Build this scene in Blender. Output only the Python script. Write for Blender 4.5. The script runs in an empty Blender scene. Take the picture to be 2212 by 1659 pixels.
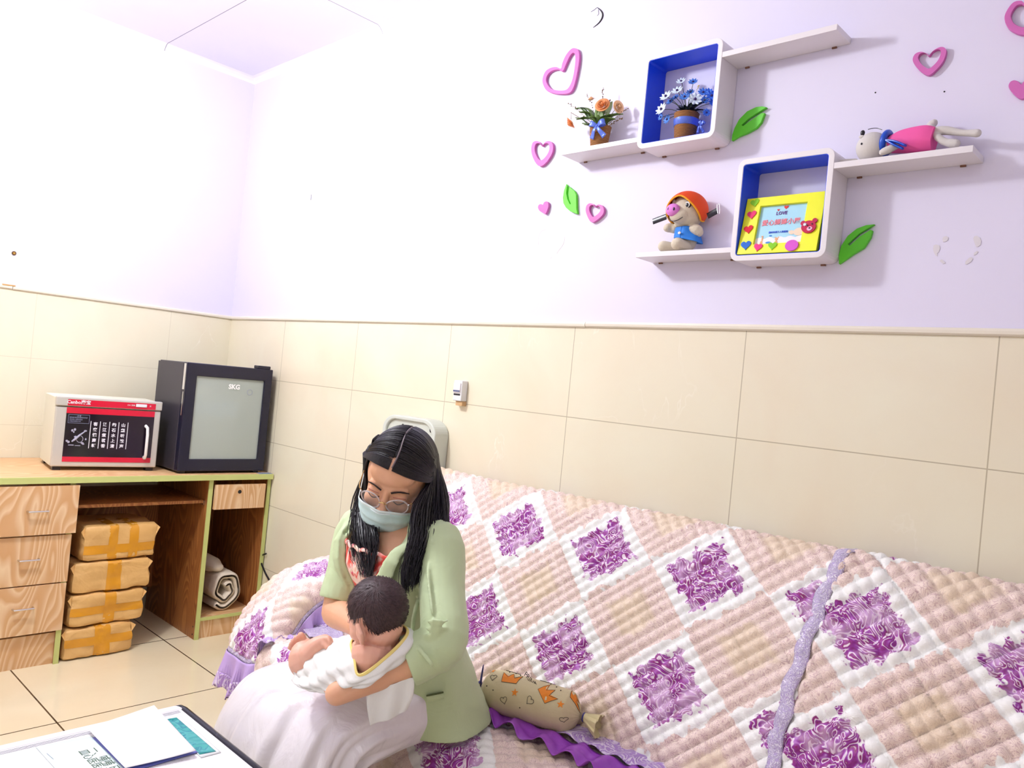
import bpy, bmesh, math, random
from mathutils import Vector, Matrix, noise
random.seed(7)
V = Vector
PI = math.pi
sc = bpy.context.scene
COL = sc.collection

# ------------------------------------------------------------------ camera
CPOS = V((3.974, -1.980, 1.275))
FPX = 1698.07
def _axes(y, p, r):
    f = V((math.cos(p)*math.cos(y), math.cos(p)*math.sin(y), math.sin(p)))
    rt = f.cross(V((0, 0, 1))).normalized(); up = rt.cross(f)
    c, s = math.cos(r), math.sin(r)
    return rt*c+up*s, up*c-rt*s, f
RT, UP, FW = _axes(2.33089592, .00427117, .09681143)
cam = bpy.data.cameras.new('camera'); co = bpy.data.objects.new('camera', cam); COL.objects.link(co)
cam.sensor_width = 36; cam.lens = 36*FPX/2212; cam.clip_start = .05
m = Matrix.Identity(4)
for i in range(3):
    m[i][0] = RT[i]; m[i][1] = UP[i]; m[i][2] = -FW[i]; m[i][3] = CPOS[i]
co.matrix_world = m
sc.camera = co

def ray(x, y): return RT*(x-1106)-UP*(y-829.5)+FW*FPX
def at(x, y, d): return CPOS+ray(x, y)*(d/FPX)          # point at a given distance in front of the camera
def onz(x, y, z): r = ray(x, y); return CPOS+r*((z-CPOS.z)/r.z)
def ony(x, y, Y): r = ray(x, y); return CPOS+r*((Y-CPOS.y)/r.y)
def onx(x, y, X): r = ray(x, y); return CPOS+r*((X-CPOS.x)/r.x)

# ------------------------------------------------------------------ world, light, exposure
sc.view_settings.view_transform = 'Standard'; sc.view_settings.look = 'None'
sc.view_settings.exposure = 0.2; sc.view_settings.gamma = 1.0; sc.view_settings.use_curve_mapping = False
w = bpy.data.worlds.new('world'); sc.world = w; w.use_nodes = True
w.node_tree.nodes['Background'].inputs[0].default_value = (.92, .94, 1, 1)
w.node_tree.nodes['Background'].inputs[1].default_value = .75
def area(name, loc, target, size, power, col=(1, 1, 1), shape='DISK'):
    l = bpy.data.lights.new(name, 'AREA'); l.shape = shape; l.size = size; l.energy = power; l.color = col
    o = bpy.data.objects.new(name, l); COL.objects.link(o); o.location = loc
    o.rotation_euler = (V(target)-V(loc)).to_track_quat('-Z', 'Y').to_euler(); return o
pl = bpy.data.lights.new('ceiling_lamp_light', 'POINT'); pl.energy = 88; pl.color = (.95, .97, 1); pl.shadow_soft_size = .10
plo = bpy.data.objects.new('ceiling_lamp_light', pl); COL.objects.link(plo); plo.location = (1.42, -1.52, 2.60)
area('room_fill_light', (3.7, -2.9, 2.68), (3.5, -2.4, 0), 1.0, 11, (.93, .96, 1))  # weak unseen fill added overhead behind the camera, has no lamp body

# ------------------------------------------------------------------ helpers
def lin(c): return c/12.92 if c <= .04045 else ((c+.055)/1.055)**2.4
def hx(h): h = h.lstrip('#'); return tuple(lin(int(h[i:i+2], 16)/255) for i in (0, 2, 4))+(1,)
class NT:
    def __init__(s, name):
        s.m = bpy.data.materials.new(name); s.m.use_nodes = True; s.t = s.m.node_tree
        s.b = s.t.nodes['Principled BSDF']; s.o = s.t.nodes['Material Output']
    def n(s, kind, **kw):
        nd = s.t.nodes.new(kind)
        for k, v in kw.items():
            if hasattr(nd, k): setattr(nd, k, v)
        return nd
    def l(s, a, b): s.t.links.new(a, b)
    def math(s, op, a, b=None, c=None):
        nd = s.n('ShaderNodeMath', operation=op)
        for i, x in enumerate((a, b, c)):
            if x is None: continue
            if isinstance(x, (int, float)): nd.inputs[i].default_value = x
            else: s.l(x, nd.inputs[i])
        return nd.outputs[0]
    def mix(s, f, a, b):
        nd = s.n('ShaderNodeMix', data_type='RGBA')
        for i, x in ((0, f), (6, a), (7, b)):
            if isinstance(x, (int, float)): nd.inputs[i].default_value = x
            elif isinstance(x, (tuple, str)): nd.inputs[i].default_value = hx(x) if isinstance(x, str) else x
            else: s.l(x, nd.inputs[i])
        return nd.outputs[2]
    def ramp(s, f, stops, interp='LINEAR'):
        nd = s.n('ShaderNodeValToRGB'); nd.color_ramp.interpolation = interp; e = nd.color_ramp.elements
        while len(e) < len(stops): e.new(.5)
        for i, (p, c) in enumerate(stops):
            e[i].position = p; e[i].color = hx(c) if isinstance(c, str) else c
        s.l(f, nd.inputs[0]); return nd.outputs[0]
    def noise(s, vec, scale, detail=3, dist=0, rough=.5):
        nd = s.n('ShaderNodeTexNoise'); nd.inputs['Scale'].default_value = scale; nd.inputs['Detail'].default_value = detail
        nd.inputs['Distortion'].default_value = dist; nd.inputs['Roughness'].default_value = rough
        if vec is not None: s.l(vec, nd.inputs['Vector'])
        return nd.outputs[0]
    def coord(s, which='Object'): return s.n('ShaderNodeTexCoord').outputs[which]
    def mapping(s, vec, scale=(1, 1, 1), rot=(0, 0, 0), loc=(0, 0, 0)):
        nd = s.n('ShaderNodeMapping'); s.l(vec, nd.inputs[0]); nd.inputs['Scale'].default_value = scale
        nd.inputs['Rotation'].default_value = rot; nd.inputs['Location'].default_value = loc; return nd.outputs[0]
    def bump(s, h, strength=.3, dist=.01, normal=None):
        nd = s.n('ShaderNodeBump'); nd.inputs['Strength'].default_value = strength; nd.inputs['Distance'].default_value = dist
        s.l(h, nd.inputs['Height'])
        if normal is not None: s.l(normal, nd.inputs['Normal'])
        return nd.outputs[0]
    def col(s, c):
        if isinstance(c, str): s.b.inputs['Base Color'].default_value = hx(c)
        else: s.l(c, s.b.inputs['Base Color'])
    def set(s, **kw):
        for k, v in kw.items(): s.b.inputs[k.replace('_', ' ')].default_value = v
        return s
def simple(name, c, rough=.5, metal=0, bump=None, var=.06, **kw):
    t = NT(name); g = t.coord(); nz = t.noise(g, 9, 3)
    base = hx(c); lo = tuple(x*(1-var) for x in base[:3])+(1,); hi = tuple(min(1, x*(1+var)) for x in base[:3])+(1,)
    t.col(t.mix(nz, lo, hi)); t.set(Roughness=rough, Metallic=metal)
    for k, v in kw.items(): t.b.inputs[k.replace('_', ' ')].default_value = v
    if bump: t.l(t.bump(t.noise(g, bump[0], 4), bump[1], bump[2] if len(bump) > 2 else .002), t.b.inputs['Normal'])
    return t.m

class MB:
    """collects geometry (world coordinates) and links it as ONE mesh object"""
    def __init__(s): s.v = []; s.f = []; s.mi = []; s.uv = []; s.cur = 0
    def add(s, vs, fs, uvs=None):
        b = len(s.v); s.v += [V(p) for p in vs]
        for i, f in enumerate(fs):
            s.f.append([b+k for k in f]); s.mi.append(s.cur)
            s.uv.append([uvs[k] for k in f] if uvs else None)
        return s
    def mat(s, i): s.cur = i; return s
    def box(s, lo, hi, fr=None):
        x0, y0, z0 = lo; x1, y1, z1 = hi
        vs = [V((x, y, z)) for z in (z0, z1) for y in (y0, y1) for x in (x0, x1)]
        if fr: vs = [fr @ p for p in vs]
        return s.add(vs, [(0, 2, 3, 1), (4, 5, 7, 6), (0, 1, 5, 4), (2, 6, 7, 3), (0, 4, 6, 2), (1, 3, 7, 5)])
    def loft(s, rings, caps=True, closed=True, uvs=None):
        n = len(rings[0]); vs = [p for r in rings for p in r]; fs = []
        for i in range(len(rings)-1):
            for j in range(n if closed else n-1):
                k = (j+1) % n; fs.append((i*n+j, i*n+k, (i+1)*n+k, (i+1)*n+j))
        s.add(vs, fs, uvs)
        if caps and closed:
            for r, rev in ((rings[0], True), (rings[-1], False)):
                c = sum((V(p) for p in r), V())/n
                s.add(list(r)+[c], [((j+1) % n, j, n) if rev else (j, (j+1) % n, n) for j in range(n)])
        return s
    def grid(s, fn, nu, nv, uv=None):
        vs = []; uu = []
        for i in range(nu+1):
            for j in range(nv+1):
                a, b = i/nu, j/nv; vs.append(fn(a, b)); uu.append(uv(a, b) if uv else (a, b))
        fs = [(i*(nv+1)+j, (i+1)*(nv+1)+j, (i+1)*(nv+1)+j+1, i*(nv+1)+j+1) for i in range(nu) for j in range(nv)]
        return s.add(vs, fs, uu)
    def ell(s, c, r, fr=None, nu=20, nv=12):
        c = V(c); r = (r, r, r) if isinstance(r, (int, float)) else r
        ax = fr or (V((1, 0, 0)), V((0, 1, 0)), V((0, 0, 1)))
        rings = []
        for j in range(nv+1):
            t = -PI/2+PI*(j+.0)/nv; t = max(min(t, PI/2-.02), -PI/2+.02)
            rings.append([c+ax[0]*(r[0]*math.cos(t)*math.cos(2*PI*i/nu))+ax[1]*(r[1]*math.cos(t)*math.sin(2*PI*i/nu))+ax[2]*(r[2]*math.sin(t)) for i in range(nu)])
        return s.loft(rings)
    def tube(s, pts, rad, n=10, up=None, flat=1, caps=True, round_ends=False, closed_path=False):
        pts = [V(p) for p in pts]
        if isinstance(rad, (int, float)): rad = [rad]*len(pts)
        rings = []; ref = V(up) if up else None; prev = None
        N = len(pts)
        for i, p in enumerate(pts):
            if closed_path: t = pts[(i+1) % N]-pts[i-1]
            else: t = pts[min(i+1, N-1)]-pts[max(i-1, 0)]
            if t.length < 1e-9: t = V((0, 0, 1))
            t.normalize()
            if ref is not None: a = ref-t*ref.dot(t)
            elif prev is None: q = V((0, 0, 1)) if abs(t.z) < .9 else V((1, 0, 0)); a = q-t*q.dot(t)
            else: a = prev-t*prev.dot(t)
            if a.length < 1e-6: a = t.orthogonal()
            a.normalize(); prev = a; b = t.cross(a)
            r = rad[i]; ra, rb = r if isinstance(r, tuple) else (r*flat, r)
            ring = [(a*(ra*math.cos(2*PI*k/n))+b*(rb*math.sin(2*PI*k/n))) for k in range(n)]
            if round_ends and i == 0:
                m_ = max(ra, rb)
                for q, sc_ in ((.96, .28), (.7, .71), (.38, .92)): rings.append([p-t*(m_*q)+c*sc_ for c in ring])
            rings.append([p+c for c in ring])
            if round_ends and i == N-1:
                m_ = max(ra, rb)
                for q, sc_ in ((.38, .92), (.7, .71), (.96, .28)): rings.append([p+t*(m_*q)+c*sc_ for c in ring])
        if closed_path: rings.append(rings[0]); caps = False
        return s.loft(rings, caps)
    def prism(s, poly, origin, ax, ay, an, t, holes=False):
        """flat polygon (2D pts) extruded by t along an"""
        o = V(origin); ax, ay, an = V(ax), V(ay), V(an)
        A = [o+ax*p[0]+ay*p[1] for p in poly]; B = [p+an*t for p in A]; n = len(poly)
        s.add(A+B, [tuple(range(n))[::-1], tuple(range(n, 2*n))]+[(i, (i+1) % n, n+(i+1) % n, n+i) for i in range(n)])
        return s
    def band(s, outer, inner, origin, ax, ay, an, t):
        """ring between two outlines with the same number of points, extruded"""
        o = V(origin); ax, ay, an = V(ax), V(ay), V(an); n = len(outer)
        P = lambda q, h: o+ax*q[0]+ay*q[1]+an*h
        vs = [P(q, 0) for q in outer]+[P(q, 0) for q in inner]+[P(q, t) for q in outer]+[P(q, t) for q in inner]; fs = []
        for i in range(n):
            k = (i+1) % n
            fs += [(i, k, n+k, n+i), (2*n+i, 3*n+i, 3*n+k, 2*n+k), (i, 2*n+i, 2*n+k, k), (n+i, n+k, 3*n+k, 3*n+i)]
        return s.add(vs, fs)
    def mesh(s, name, origin=V()):
        me = bpy.data.meshes.new(name); me.from_pydata([p-origin for p in s.v], [], s.f)
        if any(s.uv):
            ul = me.uv_layers.new(name='UVMap'); k = 0
            for f, u in zip(s.f, s.uv):
                for j in range(len(f)):
                    if u: ul.data[k].uv = u[j]
                    k += 1
        me.polygons.foreach_set('material_index', s.mi); me.update(); return me
    def build(s, name, mats, parent=None, smooth=True, bevel=0, angle=40, origin=None, fuse=None, smooth_it=6, subd=0, solid=0, fix=True):
        if origin is None:
            origin = parent.matrix_basis.translation.copy() if parent else V()
            if parent and parent.parent: origin = origin+parent.parent.matrix_basis.translation
        origin = V(origin); me = s.mesh(name, origin)
        if fix and not solid:
            bm = bmesh.new(); bm.from_mesh(me); bmesh.ops.remove_doubles(bm, verts=bm.verts, dist=1e-6) if not any(s.uv) else None
            bmesh.ops.recalc_face_normals(bm, faces=bm.faces); bm.to_mesh(me); bm.free()
        mats = mats if isinstance(mats, (list, tuple)) else [mats]
        if fuse:
            me = fused(me, fuse, smooth_it)
        for mt in mats: me.materials.append(mt)
        o = bpy.data.objects.new(name, me); COL.objects.link(o)
        if smooth:
            for p in me.polygons: p.use_smooth = True
        if parent: o.parent = parent
        else: o.location = origin
        if bevel:
            md = o.modifiers.new('bevel', 'BEVEL'); md.width = bevel; md.segments = 3; md.limit_method = 'ANGLE'; md.angle_limit = math.radians(35)
        if solid:
            md = o.modifiers.new('solid', 'SOLIDIFY'); md.thickness = solid; md.offset = 0
        if subd:
            md = o.modifiers.new('sub', 'SUBSURF'); md.levels = subd; md.render_levels = subd
        if smooth and angle and not fuse and hasattr(me, 'set_sharp_from_angle'):
            me.set_sharp_from_angle(angle=math.radians(angle))
        return o
def fused(me, voxel, it):
    o = bpy.data.objects.new('tmp', me); COL.objects.link(o)
    md = o.modifiers.new('r', 'REMESH'); md.mode = 'VOXEL'; md.voxel_size = voxel
    if it: ms = o.modifiers.new('s', 'SMOOTH'); ms.iterations = it; ms.factor = .5
    dg = bpy.context.evaluated_depsgraph_get(); ev = o.evaluated_get(dg)
    r = bpy.data.meshes.new_from_object(ev); bpy.data.objects.remove(o); r.materials.clear()
    for p in r.polygons: p.material_index = 0
    return r
def thing(name, loc, label=None, cat=None, group=None, kind=None):
    o = bpy.data.objects.new(name, None); COL.objects.link(o); o.location = V(loc); o.empty_display_size = .05
    return tag(o, label, cat, group, kind)
def tag(o, label=None, cat=None, group=None, kind=None):
    if label: o['label'] = label
    if cat: o['category'] = cat
    if group: o['group'] = group
    if kind: o['kind'] = kind
    return o
def spline(pts, n):
    """Catmull-Rom through points (any dimension tuples/Vectors), n samples"""
    P = [V(p) for p in pts]; out = []; m_ = len(P)-1
    for i in range(n):
        t = i/(n-1)*m_; k = min(int(t), m_-1); u = t-k
        a, b, c, d = P[max(k-1, 0)], P[k], P[k+1], P[min(k+2, m_)]
        out.append(.5*((2*b)+(c-a)*u+(2*a-5*b+4*c-d)*u*u+(3*b-a-3*c+d)*u*u*u))
    return out
def text(body, size, origin, ax, ay, an, m, parent, name='lettering', t=.0006, align='CENTER', bold=0):
    cu = bpy.data.curves.new('t', 'FONT'); cu.body = body; cu.size = size; cu.align_x = align; cu.align_y = 'CENTER'; cu.extrude = t/2; cu.offset = bold
    cu.resolution_u = 2
    o = bpy.data.objects.new('t', cu); COL.objects.link(o)
    dg = bpy.context.evaluated_depsgraph_get(); me = bpy.data.meshes.new_from_object(o.evaluated_get(dg)); bpy.data.objects.remove(o)
    mt = Matrix.Identity(4)
    for i in range(3): mt[i][0], mt[i][1], mt[i][2], mt[i][3] = ax[i], ay[i], an[i], origin[i]+an[i]*t/2
    me.transform(mt)
    if parent:
        off = parent.matrix_basis.translation.copy()
        if parent.parent: off = off+parent.parent.matrix_basis.translation
        me.transform(Matrix.Translation(-off))
    me.materials.clear(); me.materials.append(m); me.name = name
    ob = bpy.data.objects.new(name, me); COL.objects.link(ob)
    if parent: ob.parent = parent
    return ob
EX, EY, EZ = V((1, 0, 0)), V((0, 1, 0)), V((0, 0, 1))
# ------------------------------------------------------------------ materials of the room
def lines_mat(name, base, var, u0, v0, s, axes, line, rough, width=.0022, veins=False, line_w=1.0, lines=None, hstep=None):
    t = NT(name); g = t.n('ShaderNodeNewGeometry').outputs['Position']
    sp = t.n('ShaderNodeSeparateXYZ'); t.l(g, sp.inputs[0])
    def edge(o, o0, step):
        q = t.math('FRACT', t.math('ADD', t.math('DIVIDE', t.math('SUBTRACT', o, o0), step), .5))
        return t.math('LESS_THAN', t.math('ABSOLUTE', t.math('SUBTRACT', q, .5)), width/step)
    e1 = edge(sp.outputs[axes[0]], u0, s); e2 = edge(sp.outputs[axes[1]], v0, hstep or s)
    e = t.math('MAXIMUM', e1, e2)
    n1 = t.noise(g, 2.2, 5, .6); c = t.mix(t.ramp(n1, [(.3, (0, 0, 0, 1)), (.7, (1, 1, 1, 1))]), base, var)
    if veins:
        n2 = t.noise(t.mapping(g, (1.3, 1.3, .7)), 2.6, 5, .5, .5); v = t.ramp(t.math('ABSOLUTE', t.math('SUBTRACT', n2, .5)), [(0, (1, 1, 1, 1)), (.004, (0, 0, 0, 1))])
        n3 = t.noise(g, 1.7, 2); v = t.math('MULTIPLY', v, t.ramp(n3, [(.56, (0, 0, 0, 1)), (.66, (.6, .6, .6, 1))]))
        c = t.mix(v, c, veins)
    c = t.mix(t.math('MULTIPLY', e, line_w), c, line); t.col(c); t.set(Roughness=rough)
    t.l(t.bump(t.math('SUBTRACT', 1, e), .35, .001), t.b.inputs['Normal']); return t.m
M = {}
M['tile_b'] = lines_mat('wall tile', '#ece7cf', '#e8dcc2', 2.95, 1.197, .6, (0, 2), '#b0a48a', .22, .0014, '#fdf9ec', .8, hstep=.3)
M['tile_l'] = lines_mat('wall tile left', '#ece7cf', '#e8dcc2', -.318, 1.197, .6, (1, 2), '#d0c6ac', .22, .0012, '#fdf9ec', .6, hstep=.3)
M['floor'] = lines_mat('floor tile', '#eee2c2', '#e6d6b2', .505, -.42, .61, (0, 1), '#4a3a28', .09, .0028)
M['ceil'] = lines_mat('ceiling board', '#f6f4fb', '#f2f0f8', 1.12, -.476, 1.22, (0, 1), '#9a93a0', .6, .0018)
M['paint'] = simple('lavender wall paint', '#e1dcf2', .62, bump=(60, .05), var=.012)
M['white'] = simple('white laminate', '#eae4e8', .35, var=.01)
M['trim'] = simple('ceramic trim', '#e8e0d0', .25, var=.03)
M['blue'] = simple('blue laminate', '#1450ee', .4, var=.05)
M['pink'] = simple('pink foam', '#cf68b4', .5, var=.03)
M['green'] = simple('green foam', '#58cc20', .45, var=.04)
M['dark'] = simple('dark gap', '#18141a', .6)
M['chrome'] = simple('brushed metal', '#d8d8da', .25, 1)
M['rust'] = simple('rusty bracket', '#7c5444', .6)
M['black'] = simple('black plastic', '#16131f', .3)

# ------------------------------------------------------------------ room shell
LX, LY, H, ZT = 5.2, -3.7, 2.775, 1.49
def struct(name, mb, mats, **k):
    o = mb.build(name, mats, smooth=False, **k); o['kind'] = 'structure'; return o
struct('floor', MB().box((-.1, LY-.1, -.1), (LX+.1, .1, 0)), M['floor'])
struct('ceiling', MB().box((-.1, LY-.1, H), (LX+.1, .1, H+.1)), M['ceil'])
wb = MB().box((-.1, 0, 0), (LX+.1, .1, ZT)).mat(1).box((-.1, 0, ZT), (LX+.1, .1, H)); wall_back = struct('wall_back', wb, [M['tile_b'], M['paint']])
wl = MB().box((-.1, LY, 0), (0, 0, ZT)).mat(1).box((-.1, LY, ZT), (0, 0, H)); wall_left = struct('wall_left', wl, [M['tile_l'], M['paint']])
struct('wall_front', MB().box((-.1, LY-.1, 0), (LX+.1, LY, ZT)).mat(1).box((-.1, LY-.1, ZT), (LX+.1, LY, H)), [M['tile_b'], M['paint']])
struct('wall_right', MB().box((LX, LY, 0), (LX+.1, 0, ZT)).mat(1).box((LX, LY, ZT), (LX+.1, 0, H)), [M['tile_l'], M['paint']])
def strip(name, p0, p1, n):
    mb = MB(); prof = [(0, -.009), (.005, -.009), (.009, -.005), (.0095, .002), (.007, .008), (0, .009)]
    mb.loft([[p+n*a+EZ*b for a, b in prof] for p in (V(p0), V(p1))]); return struct(name, mb, M['trim'])
strip('trim_1', (0, 0, ZT+.008), (2.395, 0, ZT+.008), -EY); strip('trim_2', (2.397, 0, ZT+.009), (LX, 0, ZT+.009), -EY)
strip('trim_3', (0, 0, ZT+.008), (0, -1.015, ZT+.008), EX); strip('trim_4', (0, -1.017, ZT+.009), (0, LY, ZT+.009), EX)
# cornice of painted render where walls meet the ceiling
for i, (a, b, nn) in enumerate((((0, 0, H), (LX, 0, H), -EY), ((0, 0, H), (0, LY, H), EX))):
    mb = MB(); mb.loft([[V(p), V(p)+nn*.03, V(p)+nn*.018-EZ*.006, V(p)+nn*.006-EZ*.018, V(p)-EZ*.03] for p in (a, b)]); struct('trim_%d' % (5+i), mb, M['ceil'])
# chips, cracks and filler patches in the paint
def c1(x, y): return 1120+x/2.0256, y/2.0256
def wallpts(pts, y, f=c1): return [(ony(*f(*p), y).x, ony(*f(*p), y).z) for p in pts]
mb = MB(); cr = [V((a, -.0015, b)) for a, b in wallpts([(345, 33), (360, 45), (369, 60), (367, 80), (352, 102), (328, 121)], 0)]
mb.tube(spline(cr, 16), [.0006+.0022*math.sin(PI*i/15) for i in range(16)], 6)
mb.tube([V((a, -.001, b)) for a, b in wallpts([(345, 33), (330, 45), (318, 52)], 0)], .0006, 5); mb.tube([V((a, -.001, b)) for a, b in wallpts([(350, 42), (352, 62), (345, 70)], 0)], .0006, 5)
mb.build('paint_crack', M['dark'], wall_back, origin=(0, 0, 0))
mb = MB()
q8 = lambda x, y: (1980+x/12.29, 480+y/12.29)
for pl in ([(690, 440), (720, 385), (790, 370), (845, 400), (830, 480), (770, 520), (705, 525)], [(440, 700), (455, 620), (520, 590), (610, 620), (625, 700), (590, 800), (545, 820), (550, 910), (500, 880), (455, 790)],
           [(615, 1030), (665, 985), (720, 1020), (770, 1090), (700, 1110)], [(1505, 440), (1530, 380), (1600, 360), (1680, 410), (1720, 500), (1700, 600), (1640, 650), (1580, 655), (1540, 560)],
           [(1515, 880), (1530, 810), (1610, 760), (1635, 790), (1590, 860)], [(1290, 1115), (1300, 1040), (1400, 940), (1460, 930), (1500, 970), (1450, 1050), (1340, 1120)]):
    mb.prism(wallpts(pl, 0, q8), (0, 0, 0), EX, EZ, -EY, .0012)
mb.build('filler_patch', simple('filler', '#dcd6de', .7, var=.02), wall_back, origin=(0, 0, 0), smooth=False)
mb = MB(); q9 = lambda x, y: (1080+x/8.508, 380+y/8.508)
for pl in ([(850, 985), (770, 1010), (725, 1080), (708, 1170), (715, 1280)], [(1190, 1120), (1185, 1190), (1150, 1280), (1080, 1370), (1045, 1430)], [(950, 1490), (925, 1525)]):
    mb.tube(spline([V((a, 0, b)) for a, b in wallpts(pl, 0, q9)], 12), .0007, 5)
mb.build('paint_scar', simple('scar', '#cfc9c0', .7), wall_back, origin=(0, 0, 0))
p = onx(30, 547, 0); mb = MB().tube([p-EX*.002, p+EX*.004], .009, 12).mat(1).tube([p, p+EX*.006], .0045, 10)
mb.build('wall_plug', [simple('rusty rim', '#5a3a14', .7), simple('brass screw', '#b98c3a', .4)], wall_left, origin=(0, 0, 0))
p = ony(672, 426, 0); MB().tube([p+EZ*.012, p-EZ*.004+EX*.002, p-EZ*.014], .0016, 6).build('nail', simple('grey nail', '#77707a', .5, 1), wall_back, origin=(0, 0, 0))
for nm, (px, py) in (('nail', (2040, 198)), ('nail', (1891, 200))):
    p = ony(px, py, 0); MB().ell(p, .002, nu=8, nv=6).build(nm, M['dark'], wall_back, origin=(0, 0, 0))
p = onx(21, 616, 0); MB().box(p-V((0, .03, .003)), p+V((.011, .02, .002))).build('rust_stain', simple('rust', '#c79a5c', .8), wall_left, origin=(0, 0, 0))

# lamp on the ceiling
lp = thing('ceiling_lamp', (1.42, -1.52, H), 'round white ceiling lamp above the desk side of the room', 'lamp')
MB().tube([V((1.42, -1.52, H-.04)), V((1.42, -1.52, H))], .17, 40).build('housing', M['white'], lp, bevel=.006)
t = NT('lamp glow'); t.b.inputs['Emission Color'].default_value = (1, .98, .95, 1); t.b.inputs['Emission Strength'].default_value = 3; M['glow'] = t.m
MB().tube([V((1.42, -1.52, H-.06)), V((1.42, -1.52, H-.04))], .15, 40).build('diffuser', M['glow'], lp, bevel=.006)

# ------------------------------------------------------------------ hearts and leaves on the wall
def closed(pts, n):
    P = [V((p[0], p[1], 0)) for p in pts]; m_ = len(P); out = []
    for i in range(n):
        tt = i/n*m_; k = int(tt) % m_; u = tt-int(tt); a, b, c, d = P[k-1], P[k], P[(k+1) % m_], P[(k+2) % m_]
        q = .5*((2*b)+(c-a)*u+(2*a-5*b+4*c-d)*u*u+(3*b-a-3*c+d)*u*u*u); out.append((q.x, q.y))
    return out
def cutout(name, mat_, label, cat, pts, inner=None, k=None, f=c1, th=.011, group=None, smooth_=True):
    P = wallpts(pts, -th, f); P = closed(P, 56) if smooth_ else P
    mb = MB(); cx = sum(p[0] for p in P)/len(P); cz = sum(p[1] for p in P)/len(P)
    if inner: I = closed(wallpts(inner, -th, f), 56)
    elif k: I = [(cx+(p[0]-cx)*k, cz+.003+(p[1]-cz)*k) for p in P]
    else: I = None
    if I: mb.band(P, I, (0, -.0005, 0), EX, EZ, -EY, th)
    else: mb.prism(P, (0, -.0005, 0), EX, EZ, -EY, th)
    return tag(mb.build(name, mat_, origin=(cx, 0, cz), smooth=False, bevel=.0012), label, cat, group)
G1 = 'foam hearts on the wall'
cutout('foam_heart', M['pink'], 'largest pink open heart outline, left of the upper shelves', 'wall decoration',
       [(185, 300), (192, 275), (208, 240), (232, 213), (252, 212), (264, 225), (266, 262), (255, 330), (240, 385), (222, 407), (190, 412), (150, 408), (122, 395), (106, 365), (106, 340), (118, 312), (140, 297), (165, 293)],
       [(193, 312), (206, 286), (222, 250), (236, 232), (246, 236), (249, 255), (246, 292), (238, 338), (226, 372), (208, 393), (176, 396), (145, 389), (126, 368), (121, 348), (126, 330), (140, 314), (158, 306), (176, 305)], group=G1)
cutout('foam_heart', M['pink'], 'pink open heart outline below the big one and left of the lowest leaf', 'wall decoration',
       [(103, 638), (118, 621), (138, 618), (150, 632), (150, 660), (137, 690), (112, 720), (92, 727), (75, 712), (60, 680), (56, 650), (62, 625), (76, 617), (91, 621)], k=.68, group=G1)
cutout('foam_heart', M['pink'], 'small pink open heart right of the small green leaf', 'wall decoration',
       [(335, 905), (347, 896), (363, 898), (373, 912), (371, 935), (350, 958), (322, 973), (306, 955), (295, 925), (297, 902), (310, 890), (326, 893)], k=.62, group=G1)
cutout('foam_heart', M['pink'], 'tiny solid pink heart left of the small green leaf', 'wall decoration',
       [(106, 896), (112, 885), (123, 881), (131, 890), (129, 912), (118, 936), (106, 930), (92, 922), (85, 908), (89, 896), (98, 893)], group=G1)
cutout('foam_heart', M['pink'], 'pink open heart on the wall above the lying plush doll', 'wall decoration',
       [(1795, 245), (1815, 222), (1845, 206), (1866, 210), (1871, 230), (1858, 268), (1830, 303), (1795, 329), (1763, 315), (1738, 290), (1725, 262), (1735, 237), (1758, 227), (1780, 232)], k=.68, group=G1)
cutout('foam_heart', M['pink'], 'large pink open heart cut by the top right of the picture', 'wall decoration',
       [(2218, 20), (2200, 3), (2165, 10), (2137, 45), (2126, 80), (2140, 120), (2175, 145), (2215, 153), (2260, 140), (2295, 95), (2300, 50), (2275, 22), (2240, 18)], k=.66, group=G1)
cutout('foam_heart', M['pink'], 'solid pink heart at the right edge of the picture', 'wall decoration',
       [(2200, 368), (2188, 357), (2168, 351), (2150, 360), (2145, 383), (2170, 415), (2202, 433), (2232, 412), (2250, 385), (2248, 360), (2230, 350), (2212, 355)], group=G1)
G2 = 'green foam leaves'
cutout('foam_leaf', M['green'], 'green leaf cutout at the right of the upper blue cube', 'wall decoration',
       [(932, 616), (935, 590), (945, 560), (965, 522), (1000, 487), (1040, 468), (1065, 465), (1086, 469), (1062, 484), (1010, 516), (976, 546), (982, 551), (1015, 527), (1064, 494), (1077, 494), (1062, 535), (1040, 560), (1000, 582), (960, 598)], smooth_=False, group=G2)
cutout('foam_leaf', M['green'], 'green leaf cutout at the right of the lower blue cube', 'wall decoration',
       [(1402, 1156), (1400, 1120), (1412, 1075), (1440, 1032), (1480, 1000), (1520, 985), (1558, 981), (1535, 996), (1490, 1023), (1441, 1068), (1449, 1074), (1495, 1033), (1540, 1005), (1548, 1008), (1540, 1040), (1510, 1085), (1460, 1115), (1425, 1140)], smooth_=False, group=G2)
cutout('foam_leaf', simple('bright green foam', '#5fe01a', .45), 'small bright green leaf cutout between the two small hearts', 'wall decoration',
       [(1220, 148), (1175, 270), (1155, 400), (1165, 500), (1210, 580), (1290, 650), (1400, 695), (1420, 690), (1405, 600), (1400, 350), (1370, 280), (1270, 195), (1255, 330), (1268, 430), (1303, 515), (1285, 518), (1240, 430), (1218, 320), (1232, 190)], f=q9, smooth_=False, group=G2)

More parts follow.
